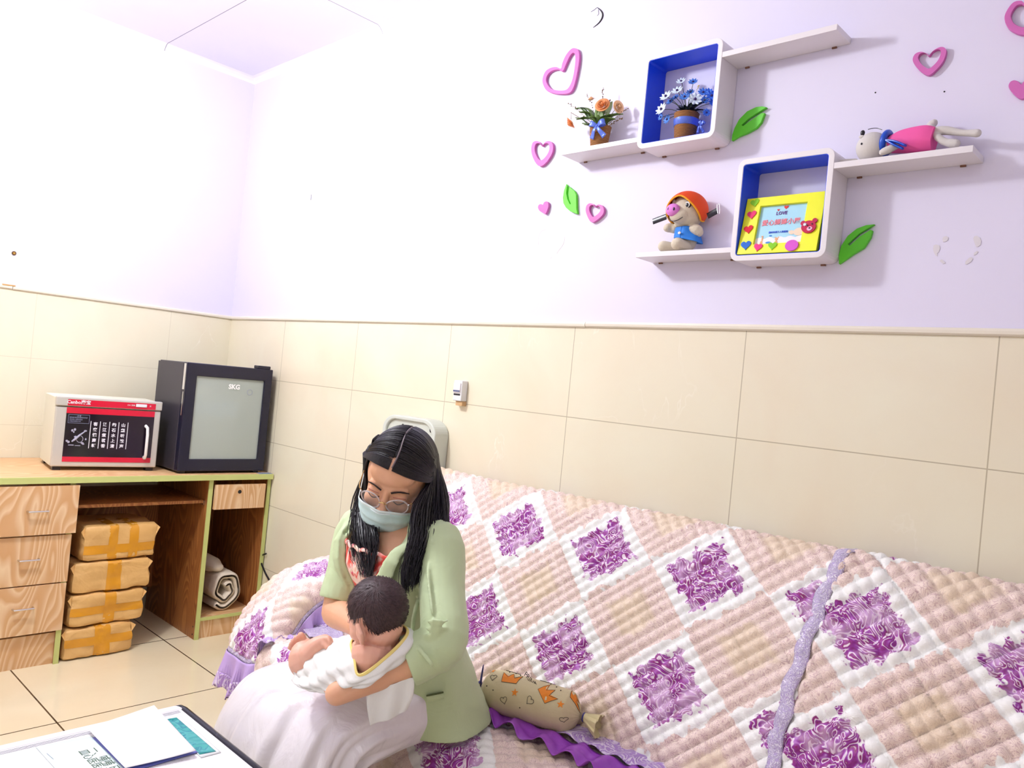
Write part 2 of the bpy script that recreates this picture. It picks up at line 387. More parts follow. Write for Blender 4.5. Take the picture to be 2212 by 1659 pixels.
# ------------------------------------------------------------------ shelves and cubes
def rrect(x0, z0, x1, z1, r, n=6):
    out = []
    for cx, cz, a0 in ((x1-r, z1-r, 0), (x0+r, z1-r, 90), (x0+r, z0+r, 180), (x1-r, z0+r, 270)):
        for i in range(n+1):
            a = math.radians(a0+90*i/n); out.append((cx+r*math.cos(a), cz+r*math.sin(a)))
    return out
DEP = .092
def cube_shelf(x0, z0, x1, z1, label):
    t_ = thing('cube_shelf', ((x0+x1)/2, 0, z0), label, 'shelf', 'wall cubes'); w_ = .0145
    MB().band(rrect(x0, z0, x1, z1, .022), rrect(x0+w_, z0+w_, x1-w_, z1-w_, .008), (0, -.001, 0), EX, EZ, -EY, DEP).build('frame', M['white'], t_, smooth=False, bevel=.0012)
    MB().band(rrect(x0+w_, z0+w_, x1-w_, z1-w_, .008), rrect(x0+w_+.0012, z0+w_+.0012, x1-w_-.0012, z1-w_-.0012, .007), (0, -.001, 0), EX, EZ, -EY, DEP-.0015).build('lining', M['blue'], t_, smooth=False)
    for xx in (x0+.04, x1-.04): MB().box((xx-.006, -.006, z0-.004), (xx+.006, -.001, z0)).build('bracket', M['rust'], t_, smooth=False)
cube_shelf(2.592, 2.010, 2.848, 2.286, 'upper white cube shelf lined in blue, holding the blue daisies')
cube_shelf(2.930, 1.664, 3.185, 1.935, 'lower white cube shelf lined in blue, holding the yellow picture frame')
def board(x0, x1, z0, z1, label):
    t_ = thing('shelf_board', ((x0+x1)/2, 0, z0), label, 'shelf', 'white wall shelves')
    MB().box((x0, -DEP, z0), (x1, -.001, z1)).build('board', M['white'], t_, smooth=False, bevel=.0008)
    for xx in (x0+.03, x1-.04): MB().box((xx-.006, -.005, z0-.004), (xx+.006, -.001, z0)).build('bracket', M['rust'], t_, smooth=False)
board(2.298, 2.592, 2.033, 2.047, 'white shelf board left of the upper cube, carrying the peach flowers')
board(2.848, 3.160, 2.228, 2.243, 'empty white shelf board right of the upper cube')
board(3.185, 3.486, 1.881, 1.896, 'white shelf board right of the lower cube, carrying the lying plush doll')
board(2.625, 2.930, 1.688, 1.702, 'white shelf board left of the lower cube, carrying the pig toy')

# ------------------------------------------------------------------ flower pots
def twine_mat():
    t = NT('twine'); g = t.coord(); wv = t.n('ShaderNodeTexWave', bands_direction='Z'); wv.inputs['Scale'].default_value = 95; wv.inputs['Distortion'].default_value = 1.2; wv.inputs['Detail'].default_value = 2
    t.l(g, wv.inputs[0]); t.col(t.mix(wv.outputs[0], '#7d4a22', '#c68a50')); t.set(Roughness=.8); t.l(t.bump(wv.outputs[0], .8, .002), t.b.inputs['Normal']); return t.m
M['twine'] = twine_mat()
M['ribbon'] = simple('glitter blue ribbon', '#5e78d8', .3, .2, bump=(300, .6, .001), var=.2)
M['leafg'] = simple('silk leaf green', '#5f7d35', .5, var=.35); M['leafp'] = simple('pale silk leaf', '#a9c398', .55, var=.2)
M['peach'] = simple('peach petal', '#f3a065', .55, var=.15); M['peachp'] = simple('pale peach petal', '#f6c59b', .55, var=.15)
M['brownb'] = simple('brown berries', '#6d4a1c', .6, var=.4); M['stem'] = simple('green stem', '#3a4a2c', .6)
M['bluep'] = simple('blue petal', '#4f86dc', .5, var=.3); M['palep'] = simple('pale blue white petal', '#dfeef8', .5, var=.06); M['deepleaf'] = simple('navy green leaf', '#1b2a3a', .5, var=.4)
M['purplec'] = simple('purple centre', '#3a2060', .6)
def lathe(mb, c, prof, n=32):
    return mb.loft([[V(c)+V((r*math.cos(2*PI*k/n), r*math.sin(2*PI*k/n), z)) for k in range(n)] for r, z in prof])
def leaf_blade(mb, base, tip, wdt, up=EZ, curl=.2):
    base, tip = V(base), V(tip); d = tip-base; L = d.length; s = d.cross(up)
    if s.length < 1e-5: s = EX
    s.normalize(); nn = s.cross(d).normalized()
    def fn(a, b):
        w_ = wdt*math.sin(PI*min(1, a*.93+.05))**.8*(b*2-1)
        return base+d*a+s*w_+nn*(L*curl*math.sin(PI*a)-abs(b*2-1)*wdt*.25)
    mb.grid(fn, 8, 4); return mb
def rose(mb, c, r, axis):
    c = V(c); axis = V(axis).normalized(); a = axis.orthogonal().normalized(); b = axis.cross(a)
    for lay, (rr, n, tilt) in enumerate(((1, 6, .75), (.78, 5, .5), (.55, 5, .3), (.32, 4, .12))):
        for k in range(n):
            th = 2*PI*k/n+lay*.6
            def fn(u, v, th=th, rr=rr, tilt=tilt):
                ph = th+(u-.5)*1.7*2*PI/n; rad = r*rr*(.35+.65*v**.8)*(1+tilt*.25*v)
                return c+(a*math.cos(ph)+b*math.sin(ph))*rad+axis*(r*(1.05-.55*rr)*v*1.1-r*.35*tilt*(v**3)-r*.3)
            mb.grid(fn, 6, 5)
    mb.ell(c+axis*r*.3, r*.22, nu=8, nv=6); return mb
def daisy(pet, cen, c, r, axis, n=9):
    c = V(c); axis = V(axis).normalized(); a = axis.orthogonal().normalized(); b = axis.cross(a)
    for k in range(n):
        th = 2*PI*k/n; d = a*math.cos(th)+b*math.sin(th); s = axis.cross(d)
        pet.grid(lambda u, v, d=d, s=s: c+d*(r*(.15+.85*u))+s*(r*.27*math.sin(PI*min(1, u*.8+.2))**.6*(v*2-1))+axis*(r*.22*u*u-r*.08*abs(v*2-1)), 5, 3)
    cen.ell(c+axis*r*.06, r*.2, nu=10, nv=6)
def sprig(mb, base, tip, n, r):
    P = spline([V(base), (V(base)+V(tip))/2+V((0, 0, .004)), V(tip)], n)
    for i, p in enumerate(P):
        mb.ell(p+V((random.uniform(-1, 1), random.uniform(-1, 1), random.uniform(-1, 1)))*r*1.1, r*random.uniform(.7, 1.2), nu=7, nv=5)
zz = lambda x, y: (1160+x/4.096, 160+y/4.096)
def oy(x, y, Y): return ony(*zz(x, y), Y)
py = -.047
pc = V((ony(1295, 300, py).x, py, 2.0475))
t1 = thing('flower_pot', pc, 'twine-wrapped pot of peach silk roses with a blue bow', 'flower pot')
mb = lathe(MB(), pc, [(.0245, 0), (.026, .002), (.034, .068), (.035, .071), (.032, .071), (.030, .062), (.001, .060)]); pot = mb.build('pot', M['twine'], t1)
mb = MB(); bc = oy(535, 462, py-.034)
def loopr(mb, c, d, L, wd):
    c = V(c); d = V(d).normalized(); s = EY
    mb.loft([[c+d*(L*math.sin(PI*a)*1.0 if True else 0)*1+EZ*(wd*.9*math.sin(2*PI*a))+q*EZ*0+(-EY)*(.004*math.sin(PI*a))+(d.cross(EY))*0+q*(d.cross(-EY)).normalized()*wd*.5 for q in (-1, 1)] for a in [i/16 for i in range(17)]], caps=False, closed=False)
def bow(mb, c, sz, dirs, tails):
    for dx, dz in dirs:
        d = V((dx, 0, dz)).normalized(); s = d.cross(EY)
        mb.grid(lambda u, v, d=d, s=s: V(c)+d*(sz*math.sin(PI*u))+s*((v*2-1)*sz*.32*math.sin(PI*min(u, 1-u)*1+.2)**.5)-EY*(sz*.28*math.sin(2*PI*u)+.002), 14, 4)
    for dx, dz in tails:
        d = V((dx, 0, dz)); s = d.normalized().cross(EY)
        mb.grid(lambda u, v, d=d, s=s: V(c)+d*u+s*((v*2-1)*sz*(.14+.16*u))-EY*(.003+.004*math.sin(5*u)), 8, 3)
    mb.ell(V(c)-EY*.003, (sz*.14, .004, sz*.16), nu=10, nv=8)
bow(mb, bc, .030, ((-1, .45), (1, .35)), ((-.020, -.036), (.030, -.036))); mb.build('bow', M['ribbon'], t1, solid=.0006)
fl = MB(); rose(fl, oy(578, 272, py-.02), .0205, (.3, -.9, .3)); fl.build('flower', M['peach'], t1, solid=.0005)
fl = MB(); rose(fl, oy(478, 222, py-.005), .0120, (0, -.4, .9)); fl.build('flower', M['peachp'], t1, solid=.0005)
fl = MB(); rose(fl, oy(722, 290, py), .0175, (1, -.3, .1)); fl.build('flower', M['peachp'], t1, solid=.0005)
fl = MB(); rose(fl, oy(298, 432, py-.02), .0170, (-.5, -.4, -.6)); fl.build('flower', M['peach'], t1, solid=.0005)
lf = MB(); top = pc+EZ*.062
for (x, y, w_, dy) in ((340, 300, .013, .0), (380, 330, .014, -.02), (350, 395, .011, -.02), (420, 440, .011, -.03), (430, 340, .012, 0), (690, 390, .014, -.02), (640, 350, .012, -.01), (760, 350, .009, 0), (520, 330, .013, -.01), (600, 360, .012, -.03), (470, 370, .01, -.03), (720, 340, .01, .01), (560, 230, .008, .01), (660, 250, .009, .01)):
    leaf_blade(lf, top+V((random.uniform(-.012, .012), random.uniform(-.01, .01), 0)), oy(x, y, py+dy), w_*1.3, curl=.22)
lf.build('leaf', M['leafg'], t1, solid=.0004)
lf = MB()
for (x, y, w_, dy) in ((365, 290, .013, -.005), (410, 300, .012, .0), (660, 240, .014, 0), (340, 380, .012, -.01), (400, 430, .013, -.02), (560, 320, .01, -.02)):
    leaf_blade(lf, (top+oy(x, y, py+dy))/2, oy(x, y, py+dy), w_, curl=.1)
lf.build('leaf', M['leafp'], t1, solid=.0004)
sp = MB()
for x, y, n in ((585, 128, 9), (445, 178, 5), (282, 262, 7), (650, 225, 6), (805, 305, 6), (760, 390, 9)):
    b0 = (top+oy(x, y, py))/2; sprig(sp, b0, oy(x, y, py), n*2, .0018); sp.tube([top, b0], .0008, 5)
sp.tube([top, oy(300, 340, py), oy(300, 400, py-.02)], .0009, 6); sp.tube([top, oy(700, 300, py)], .0009, 6)
sp.build('berry_sprig', M['brownb'], t1)

py = -.05; pc = V((ony(1480, 285, py).x, py, 2.0252)); k_ = 1.0
t2 = thing('flower_pot', pc, 'twine-wrapped pot of blue and white silk daisies inside the upper cube', 'flower pot')
lathe(MB(), pc, [(.028, 0), (.029, .002), (.0355, .078), (.0365, .080), (.0335, .080), (.031, .07), (.001, .068)]).build('pot', M['twine'], t2)
lathe(MB(), pc, [(.0335, .043), (.0345, .044), (.0365, .062), (.0358, .063)]).build('ribbon', M['ribbon'], t2)
mb = MB(); bow(mb, oy(1455, 455, py-.02), .014, ((-.3, .9), (.6, .6)), ((-.012, -.018), (.008, -.02))); mb.build('bow', M['ribbon'], t2, solid=.0005)
top = pc+EZ*.074
DS = [(1140, 195, 'p', .016, -.03), (1100, 310, 'p', .0165, -.035), (1240, 145, 'p', .015, -.02), (1400, 222, 'p', .017, -.04), (1275, 62, 'p', .0125, 0), (1380, 68, 'b', .012, 0),
      (1305, 200, 'b', .0135, -.03), (1180, 240, 'b', .012, -.01), (1470, 160, 'b', .013, 0), (1545, 190, 'b', .014, -.01), (1480, 230, 'b', .012, 0), (1150, 400, 'b', .012, -.02), (1355, 160, 'b', .011, 0), (1225, 205, 'b', .01, 0), (1520, 160, 'b', .012, .01), (1560, 250, 'b', .011, .0), (1095, 380, 'b', .009, -.02), (1500, 340, 'b', .01, 0)]
st = MB()
for x, y, c_, r, dy in DS:
    pe, ce = MB(), MB(); p = oy(x, y, py+dy); p.x = min(p.x, 2.848-.03); p.x = max(p.x, 2.625); p.z = min(p.z, 2.245); dr = (p-top).normalized()
    daisy(pe, ce, p, r*1.22, V((dr.x*.5+.25, -.8, dr.z*.5+.1)))
    f_ = pe.build('flower', M['palep' if c_ == 'p' else 'bluep'], t2, solid=.0004); ce.build('flower_centre', M['purplec'], f_)
    st.tube(spline([top, (top+p)/2+V((0, 0, .008)), p-V((0, -.003, 0))], 8), .0009, 6)
st.build('stem', M['stem'], t2)
lf = MB()
for i in range(22):
    a = random.uniform(0, 2*PI); r = random.uniform(.025, .055); q = top+V((r*math.cos(a)*1.1, r*math.sin(a)*.6, random.uniform(.005, .05))); q.x = min(q.x, 2.825); q.y = min(q.y, -.012)
    leaf_blade(lf, top, q, .009, curl=.2)
lf.build('leaf', M['deepleaf'], t2, solid=.0004)
sp = MB(); sprig(sp, oy(1415, 145, py), oy(1432, 100, py), 9, .0013); sp.build('yellow_sprig', simple('yellow sprig', '#d8c23a', .6), t2)
# ------------------------------------------------------------------ picture frame in the lower cube
q6 = lambda x, y: (1560+x/6.144, 330+y/6.144)
yb, yt = -.078, -.048
BL = ony(*q6(212, 1350), yb); BR = ony(*q6(1262, 1300), yb); TL = ony(*q6(312, 645), yt)
z0 = 1.6795; BL.z = z0; BR.z = z0; BR.x = min(BR.x, 3.160)
fx = (BR-BL).normalized(); fw_ = (BR-BL).length; fy = (TL-BL); fy.x = 0; fh = fy.length; fy.normalize(); fn = fx.cross(fy).normalized()
if fn.y > 0: fn = -fn
BL = BL+V((.002, 0, .0005))
FP = lambda u, v, h=0: BL+fx*(u*fw_)+fy*(v*fh)+fn*h
M['yel'] = simple('yellow painted wood', '#f4f51c', .4, var=.04)
M['card'] = simple('printed sky card', '#a8dcf2', .35, var=.05)
pf = thing('picture_frame', FP(.5, 0), 'yellow picture frame with felt hearts around a light blue card, in the lower cube', 'picture frame')
wu0, wu1, wv0, wv1 = .195, .79, .165, .845
P2 = lambda u, v: (u*fw_, v*fh)
MB().band([P2(0, 0), P2(1, 0), P2(1, 1), P2(0, 1)], [P2(wu0, wv0), P2(wu1, wv0), P2(wu1, wv1), P2(wu0, wv1)], BL, fx, fy, fn, .012).build('frame', [M['yel']], pf, smooth=False, bevel=.001)
card = MB().prism([P2(wu0-.02, wv0-.02), P2(wu1+.02, wv0-.02), P2(wu1+.02, wv1+.02), P2(wu0-.02, wv1+.02)], BL+fn*.003, fx, fy, fn, .001).build('card', M['card'], pf, smooth=False)
hill = MB(); hp = [P2(wu0, wv0)]+[P2(wu0+(wu1-wu0)*i/20, wv0+.10+.035*abs(math.sin(i*.72+.4))) for i in range(21)]+[P2(wu1, wv0)]
hill.prism(hp, BL+fn*.004, fx, fy, fn, .0004).build('cloud_bank', simple('white cloud print', '#f4f0f4', .5), card, smooth=False, origin=pf.location)
def heart2d(cx, cy, r, rot=0, n=36):
    out = []
    for i in range(n):
        t_ = 2*PI*i/n; x = 16*math.sin(t_)**3/17; y = (13*math.cos(t_)-5*math.cos(2*t_)-2*math.cos(3*t_)-math.cos(4*t_))/17+.12
        out.append((cx+r*(x*math.cos(rot)-y*math.sin(rot)), cy+r*(x*math.sin(rot)+y*math.cos(rot))))
    return out
def circ(cx, cy, rx, ry=None, n=22, rot=0):
    ry = ry or rx; return [(cx+rx*math.cos(2*PI*i/n)*math.cos(rot)-ry*math.sin(2*PI*i/n)*math.sin(rot), cy+rx*math.cos(2*PI*i/n)*math.sin(rot)+ry*math.sin(2*PI*i/n)*math.cos(rot)) for i in range(n)]
for (u, v, r, rot, c) in ((.115, .905, .0125, .25, '#8ed42e'), (.105, .69, .0135, .15, '#ee3c78'), (.098, .43, .0135, .2, '#e0243a'), (.105, .145, .0148, .1, '#2e6fd0'), (.27, .10, .0125, -.1, '#ee3c8c'), (.455, .11, .0125, 0, '#8ed42e')):
    MB().prism(heart2d(*P2(u, v), r, rot), BL+fn*.0122, fx, fy, fn, .0022).build('felt_heart', simple('felt', c, .8, bump=(400, .4, .0006), var=.12), pf, smooth=False)
MB().prism(circ(*P2(.70, .10), .017, .0145), BL+fn*.0122, fx, fy, fn, .004).build('pink_button', simple('pink felt', '#dc5cd0', .8, bump=(400, .4, .0006)), pf, smooth=False)
bu, bv = .865, .40; c_ = P2(bu, bv)
bear = MB().prism(circ(c_[0], c_[1], .0185, .0165, rot=-.2), BL+fn*.0122, fx, fy, fn, .004).build('bear_patch', simple('crimson felt', '#c2164a', .7), pf, smooth=False)
for dx, dy in ((-.016, .011), (.013, .016)):
    e_ = MB().prism(circ(c_[0]+dx, c_[1]+dy, .0062), BL+fn*.0122, fx, fy, fn, .0035).build('bear_ear', bpy.data.materials['crimson felt'], bear, smooth=False, origin=pf.location)
MB().prism(circ(c_[0]+.004, c_[1]-.006, .0068, .0056, rot=.2), BL+fn*.0164, fx, fy, fn, .0012).build('bear_muzzle', simple('pale pink felt', '#f3b6d2', .7), bear, smooth=False, origin=pf.location)
for dx, dy, r in ((-.003, .003, .0018), (.009, .006, .0018), (.004, -.0045, .0022)):
    MB().prism(circ(c_[0]+dx, c_[1]+dy, r), BL+fn*.0174, fx, fy, fn, .0008).build('bear_eye', M['dark'], bear, smooth=False, origin=pf.location)
MB().prism([(c_[0]-.010+.0055*(1 if i % 2 else .5)*math.cos(PI*i/6), c_[1]+.006+.0055*(1 if i % 2 else .5)*math.sin(PI*i/6)) for i in range(12)], BL+fn*.0166, fx, fy, fn, .0008).build('bear_flower', M['palep'], bear, smooth=False, origin=pf.location)
text('LOVE', .0125, FP(.475, .705, .0045), fx, fy, fn, simple('purple ink', '#5a1a88', .5), pf, bold=.0003)
text('愛心媽媽小屋', .0172, FP(.485, .545, .0045), fx, fy, fn, simple('pink ink', '#f08090', .5), pf, bold=.0003)
text('惠州市第三人民医院', .0058, FP(.475, .375, .0045), fx, fy, fn, simple('blue ink', '#1c50d8', .5), pf, bold=.0001)
red = simple('red print', '#d81824', .5)
MB().prism(heart2d(*P2(.52, .80), .0062), BL+fn*.0045, fx, fy, fn, .0005).build('printed_heart', red, pf, smooth=False); MB().prism(heart2d(*P2(.425, .765), .0036), BL+fn*.0045, fx, fy, fn, .0005).build('printed_heart', red, pf, smooth=False)
tan = simple('tan print', '#e8a878', .6)
mb = MB()
for u, v, rx, ry in ((.28, .20, .0035, .006), (.285, .27, .002, .006), (.28, .315, .0028, .0018)): mb.prism(circ(*P2(u, v), rx, ry), BL+fn*.0046, fx, fy, fn, .0004)
mb.build('printed_giraffe', tan, pf, smooth=False)
mb = MB()
for u, v, rx, ry in ((.47, .255, .0045, .004), (.47, .20, .004, .0045), (.448, .285, .0015, .0015), (.492, .285, .0015, .0015)): mb.prism(circ(*P2(u, v), rx, ry), BL+fn*.0046, fx, fy, fn, .0004)
mb.build('printed_bear', tan, pf, smooth=False)
mb = MB()
for u, v, rx, ry in ((.37, .20, .0075, .003), (.385, .32, .004, .0018)): mb.prism(circ(*P2(u, v), rx, ry), BL+fn*.0046, fx, fy, fn, .0004)
mb.build('printed_bird', simple('blue print', '#3c88d8', .6), pf, smooth=False)
mb = MB(); mb.prism(circ(*P2(.735, .36), .0145, .0105), BL+fn*.0046, fx, fy, fn, .0004).prism(circ(*P2(.645, .355), .008, .0055, rot=-.2), BL+fn*.0047, fx, fy, fn, .0004)
mb.build('printed_chick', simple('cream print', '#f2d8c2', .6), pf, smooth=False)
MB().add([FP(.45, .55, -.001), FP(.55, .55, -.001), FP(.55, 0, -.028), FP(.45, 0, -.028), FP(.45, .55, -.004), FP(.55, .55, -.004), FP(.55, 0, -.031), FP(.45, 0, -.031)], [(0, 1, 2, 3), (7, 6, 5, 4), (0, 3, 7, 4), (1, 5, 6, 2), (0, 4, 5, 1), (3, 2, 6, 7)]).build('easel_back', simple('green edge', '#3fae1c', .5), pf, smooth=False)

# ------------------------------------------------------------------ pig toy on the lower left board
qp = lambda x, y: (1350+x/8.296, 380+y/8.296)
M['plush'] = simple('cream plush', '#d8ccb8', .85, bump=(260, .5, .0015), var=.06)
yp = -.052
P = lambda x, y, Y=yp: ony(*qp(x, y), Y)
base = P(1010, 1320); base.z = 1.7025
pg = thing('pig_toy', base, 'cream plush pig in an orange cap and blue shirt sitting on the lower left board', 'plush toy')
hc = P(1120, 640); hr = .050
F = V((-.02, -1, -.08)).normalized(); Rr = V((1, -.05, 0)).normalized()
fr = (Rr, F, EZ)
mb = MB(); mb.ell(hc, (.047, .046, .050), nu=28, nv=20); bc_ = P(1090, 1130)
lo = base.z
mb.ell(V((bc_.x, yp+.006, lo+.040)), (.030, .027, .040)); 
mb.tube(spline([P(1200, 960)+V((.0, -.005, 0)), P(1280, 970)+V((.004, -.01, 0)), P(1320, 1010)], 8), [.012, .013, .014, .015, .015, .0155, .0155, .0135], 14, round_ends=True)
mb.tube(spline([P(880, 960), P(820, 930), P(800, 950)+V((0, -.012, 0))], 8), [.012, .013, .013, .0135, .0135, .0135, .0135, .012], 14, round_ends=True)
la = V((P(900, 1250).x, yp-.01, lo+.015)); lb = V((P(770, 1270).x+.002, yp-.026, lo+.0165))
mb.tube([la, (la+lb)/2, lb], [.0145, .0155, .0165], 14, round_ends=True)
la = V((P(1130, 1240).x, yp-.008, lo+.017)); lb = V((P(1040, 1240).x+.003, yp-.034, lo+.019))
mb.tube([la, (la+lb)/2, lb], [.0165, .017, .0185], 14, round_ends=True)
mb.ell(hc+V((-.004, -.034, -.018)), (.030, .022, .022))
body_pig = mb.build('body', M['plush'], pg, fuse=.0022, smooth_it=4)
sn = P(860, 610, yp-.052); mb = MB()
MB().ell(sn, (.0215, .0140, .0180), nu=24, nv=14).build('snout', simple('pink snout', '#e084d6', .7, bump=(300, .3, .001)), pg)
for x in (780, 876):
    q = P(x, 590, yp-.0635); MB().ell(q, (.0032, .002, .0048), nu=12, nv=8).build('nostril', M['black'], pg)
ec = P(1117, 512, yp-.0375); mb = MB().ell(ec, (.0098, .003, .0098), (Rr, F, EZ), nu=22, nv=10)
MB().ell(ec+V((.001, .0006, 0)), (.0112, .003, .0112), nu=22, nv=10).build('eye_outline', M['black'], pg)
eye = mb.build('eye', simple('eye white', '#f4f4f2', .3), pg); MB().ell(ec+V((0, -.0024, -.002)), (.0062, .0018, .0062), nu=16, nv=8).build('pupil', M['black'], eye, origin=pg.location); MB().ell(ec+V((-.0015, -.0042, .0035)), (.002, .0008, .002), nu=8, nv=6).build('glint', bpy.data.materials['eye white'], eye, origin=pg.location)
ec = P(880, 470, yp-.033); MB().ell(ec, (.006, .003, .0085), nu=14, nv=8).build('eye', bpy.data.materials['eye white'], pg)
sm = [P(x, y, yp-.056+.0+abs(x-880)*.00006) for x, y in ((765, 740), (800, 790), (870, 810), (960, 785), (1035, 735))]
MB().tube(spline(sm, 14), .0011, 6).build('mouth', M['black'], pg)
# cap
cap_m = simple('orange cap', '#ea4a0c', .7, bump=(200, .2, .001)); trim_m = simple('yellow piping', '#f8a80c', .6)
def capf(a, b, e=0):
    ph = a*2*PI; front = max(0, math.cos(ph))                       # 0 = front (-y)
    side = abs(math.sin(ph)); lo_ = -.25+.85*front**1.5-.35*side**2-.1*(1-front)
    th = PI/2-(PI/2-lo_)*b
    r = V((.054+e, .054+e, .052+e)); return hc+V((r.x*math.cos(th)*math.sin(ph)*(1+.12*b*side), -r.y*math.cos(th)*math.cos(ph)*(1+.15*b*front), .004+r.z*math.sin(th)))
cap = MB().grid(lambda a, b: capf(a, b), 48, 16).build('cap', cap_m, pg, solid=.0025)
MB().tube([capf(i/64, 1) for i in range(64)], .0024, 8, closed_path=True).build('cap_piping', trim_m, cap, origin=pg.location)
st_ = [V((0, 0, 0))]
mb = MB(); a_, b_ = P(500, 820, yp-.01), P(740, 730, yp-.01); mb.tube([a_, (a_+b_)/2, b_], [(.0088, .0016)]*3, 8, up=(.3, 0, 1)); mb.build('cap_strap', M['black'], pg)
mb = MB(); a_, b_ = P(1480, 720, yp), P(1660, 620, yp+.003); mb.tube([a_, (a_+b_)/2, b_], [(.0088, .0016)]*3, 8, up=(-.3, 0, 1)); mb.build('cap_strap', M['black'], pg)
bk = [P(x, y, yp+.002) for x, y in ((1655, 505), (1690, 500), (1700, 600), (1692, 680), (1665, 675), (1650, 600))]; MB().tube(bk, .0011, 6, closed_path=True).build('buckle', M['chrome'], pg)
# shirt
def shirt(a, b):
    ph = a*2*PI; z = lo+.071-.036*b; r = .030+.008*b+.002*math.sin(ph*5+b*3)
    return V((bc_.x+.004*b, yp+.006, z))+V((r*math.sin(ph)*1.08, -r*math.cos(ph)*.98, -.008*b*math.sin(ph)))
MB().grid(shirt, 40, 10).build('shirt', simple('blue shirt', '#2a80e0', .7, bump=(160, .4, .001), var=.2), pg, solid=.002)
q = P(975, 1020, yp-.036); MB().ell(q, (.005, .0015, .004), nu=14, nv=6).build('badge', simple('white badge', '#efe2dc', .6), pg)

# ------------------------------------------------------------------ plush doll lying on the right board
qd = lambda x, y: (1790+x/5.242, 240+y/5.242)
yd = -.055; zt_ = 1.8965
D = lambda x, y, Y=yd: ony(*qd(x, y), Y)
b0 = D(800, 450); b0.z = zt_
pd = thing('plush_doll', b0, 'plush doll in a pink dress lying on its back on the right board', 'plush toy')
M['plushw'] = simple('off white plush', '#d6d0cc', .85, bump=(200, .5, .0015), var=.05)
hc = D(500, 370); hr = .036; hc.z = zt_+.0362
mb = MB().ell(hc, (.037, .036, .0362), nu=28, nv=18)
ear = [D(310, 530), D(220, 530), D(100, 555)]; 
for i, e_ in enumerate(ear): e_.z = zt_+.0085
mb.tube(spline(ear, 8), [.006, .0065, .007, .0075, .008, .008, .008, .007], 12, round_ends=True)
mb.tube(spline([D(760, 400, yd-.022), D(690, 430, yd-.03), D(610, 465, yd-.033)], 8), [.0075, .008, .0085, .009, .009, .009, .009, .008], 12, round_ends=True)
mb.tube([D(700, 380), D(620, 380)], [.012, .012], 12)
mb.tube([D(640, 400), D(1100, 330)], [.02, .012], 12)
hip = D(1180, 230); 
mb.tube(spline([hip, D(1330, 220), D(1500, 245), D(1680, 250)], 12), [.009+.0015*math.sin(i*.6) for i in range(12)], 12, round_ends=True)
l2 = D(1440, 370, yd-.01); l2.z = max(l2.z, zt_+.009)
mb.tube(spline([hip, D(1230, 290, yd-.01), D(1320, 350, yd-.01), l2], 12), [.0065]*4+[.0085]*5+[.010]*3, 12, round_ends=True)
mb.tube(spline([hip, D(1150, 175, yd+.02), D(1190, 135, yd+.02)], 8), [.008, .008, .009, .009, .0095, .0095, .0095, .009], 12, round_ends=True)
mb.build('body', M['plushw'], pd, fuse=.002, smooth_it=4)
dr = [D(690, 360), D(800, 330), D(950, 310), D(1100, 295), D(1200, 300)]
rr = [.020, .026, .030, .031, .027]; mb = MB(); R_ = []
for i in range(17):
    t_ = i/16; c = spline(dr, 17)[i]; r = [a.x for a in spline([V((q, 0, 0)) for q in rr], 17)][i]*(1+.0*i); zc = max(c.z-.004, zt_+r*.98)
    R_.append([V((c.x, c.y, zc))+V((.10*r*math.sin(k*2*PI/28), r*.95*math.cos(k*2*PI/28), r*math.sin(k*2*PI/28)))*(1+.04*math.sin(k*1.35)*t_) for k in range(28)])
mb.loft(R_, caps=True).build('dress', simple('pink dress', '#ee5aa4', .75, bump=(90, .3, .002), var=.12), pd, angle=60)
sc_ = MB(); n_ = D(655, 350)
sc_.tube([n_+V((.004*math.sin(a), .024*math.cos(a), .024*math.sin(a)-.003)) for a in [i*2*PI/24 for i in range(24)]], (.0075), 10, closed_path=True)
scf = sc_.build('scarf', simple('royal blue satin', '#1450c8', .35, var=.2), pd)
MB().tube(spline([D(660, 330, yd-.028), D(760, 345, yd-.034), D(870, 390, yd-.034)], 8), [(.003, .006), (.003, .006), (.003, .006), (.003, .006), (.003, .007), (.003, .007), (.003, .008), (.003, .008)], 10).build('scarf_tail', bpy.data.materials['royal blue satin'], scf, origin=pd.location)
MB().tube(spline([D(660, 335, yd-.028), D(740, 380, yd-.033), D(840, 425, yd-.033)], 8), [(.003, .006)]*8, 10).build('scarf_tail', bpy.data.materials['royal blue satin'], scf, origin=pd.location)
MB().ell(D(372, 370, yd-.0345), (.0022, .0014, .0028), nu=10, nv=8).build('eye', M['black'], pd)
MB().ell(D(385, 248, yd-.012), (.0055, .004, .007), nu=12, nv=8).build('nose', M['black'], pd)
MB().tube(spline([D(445, 208, yd-.008), D(490, 196, yd-.006), D(550, 194, yd-.006), D(605, 212, yd-.01)], 10), .0009, 6).build('mouth', M['black'], pd)
MB().ell(D(370, 290, yd-.024), (.006, .002, .004), nu=10, nv=6).build('cheek', M['plushw'], pd)

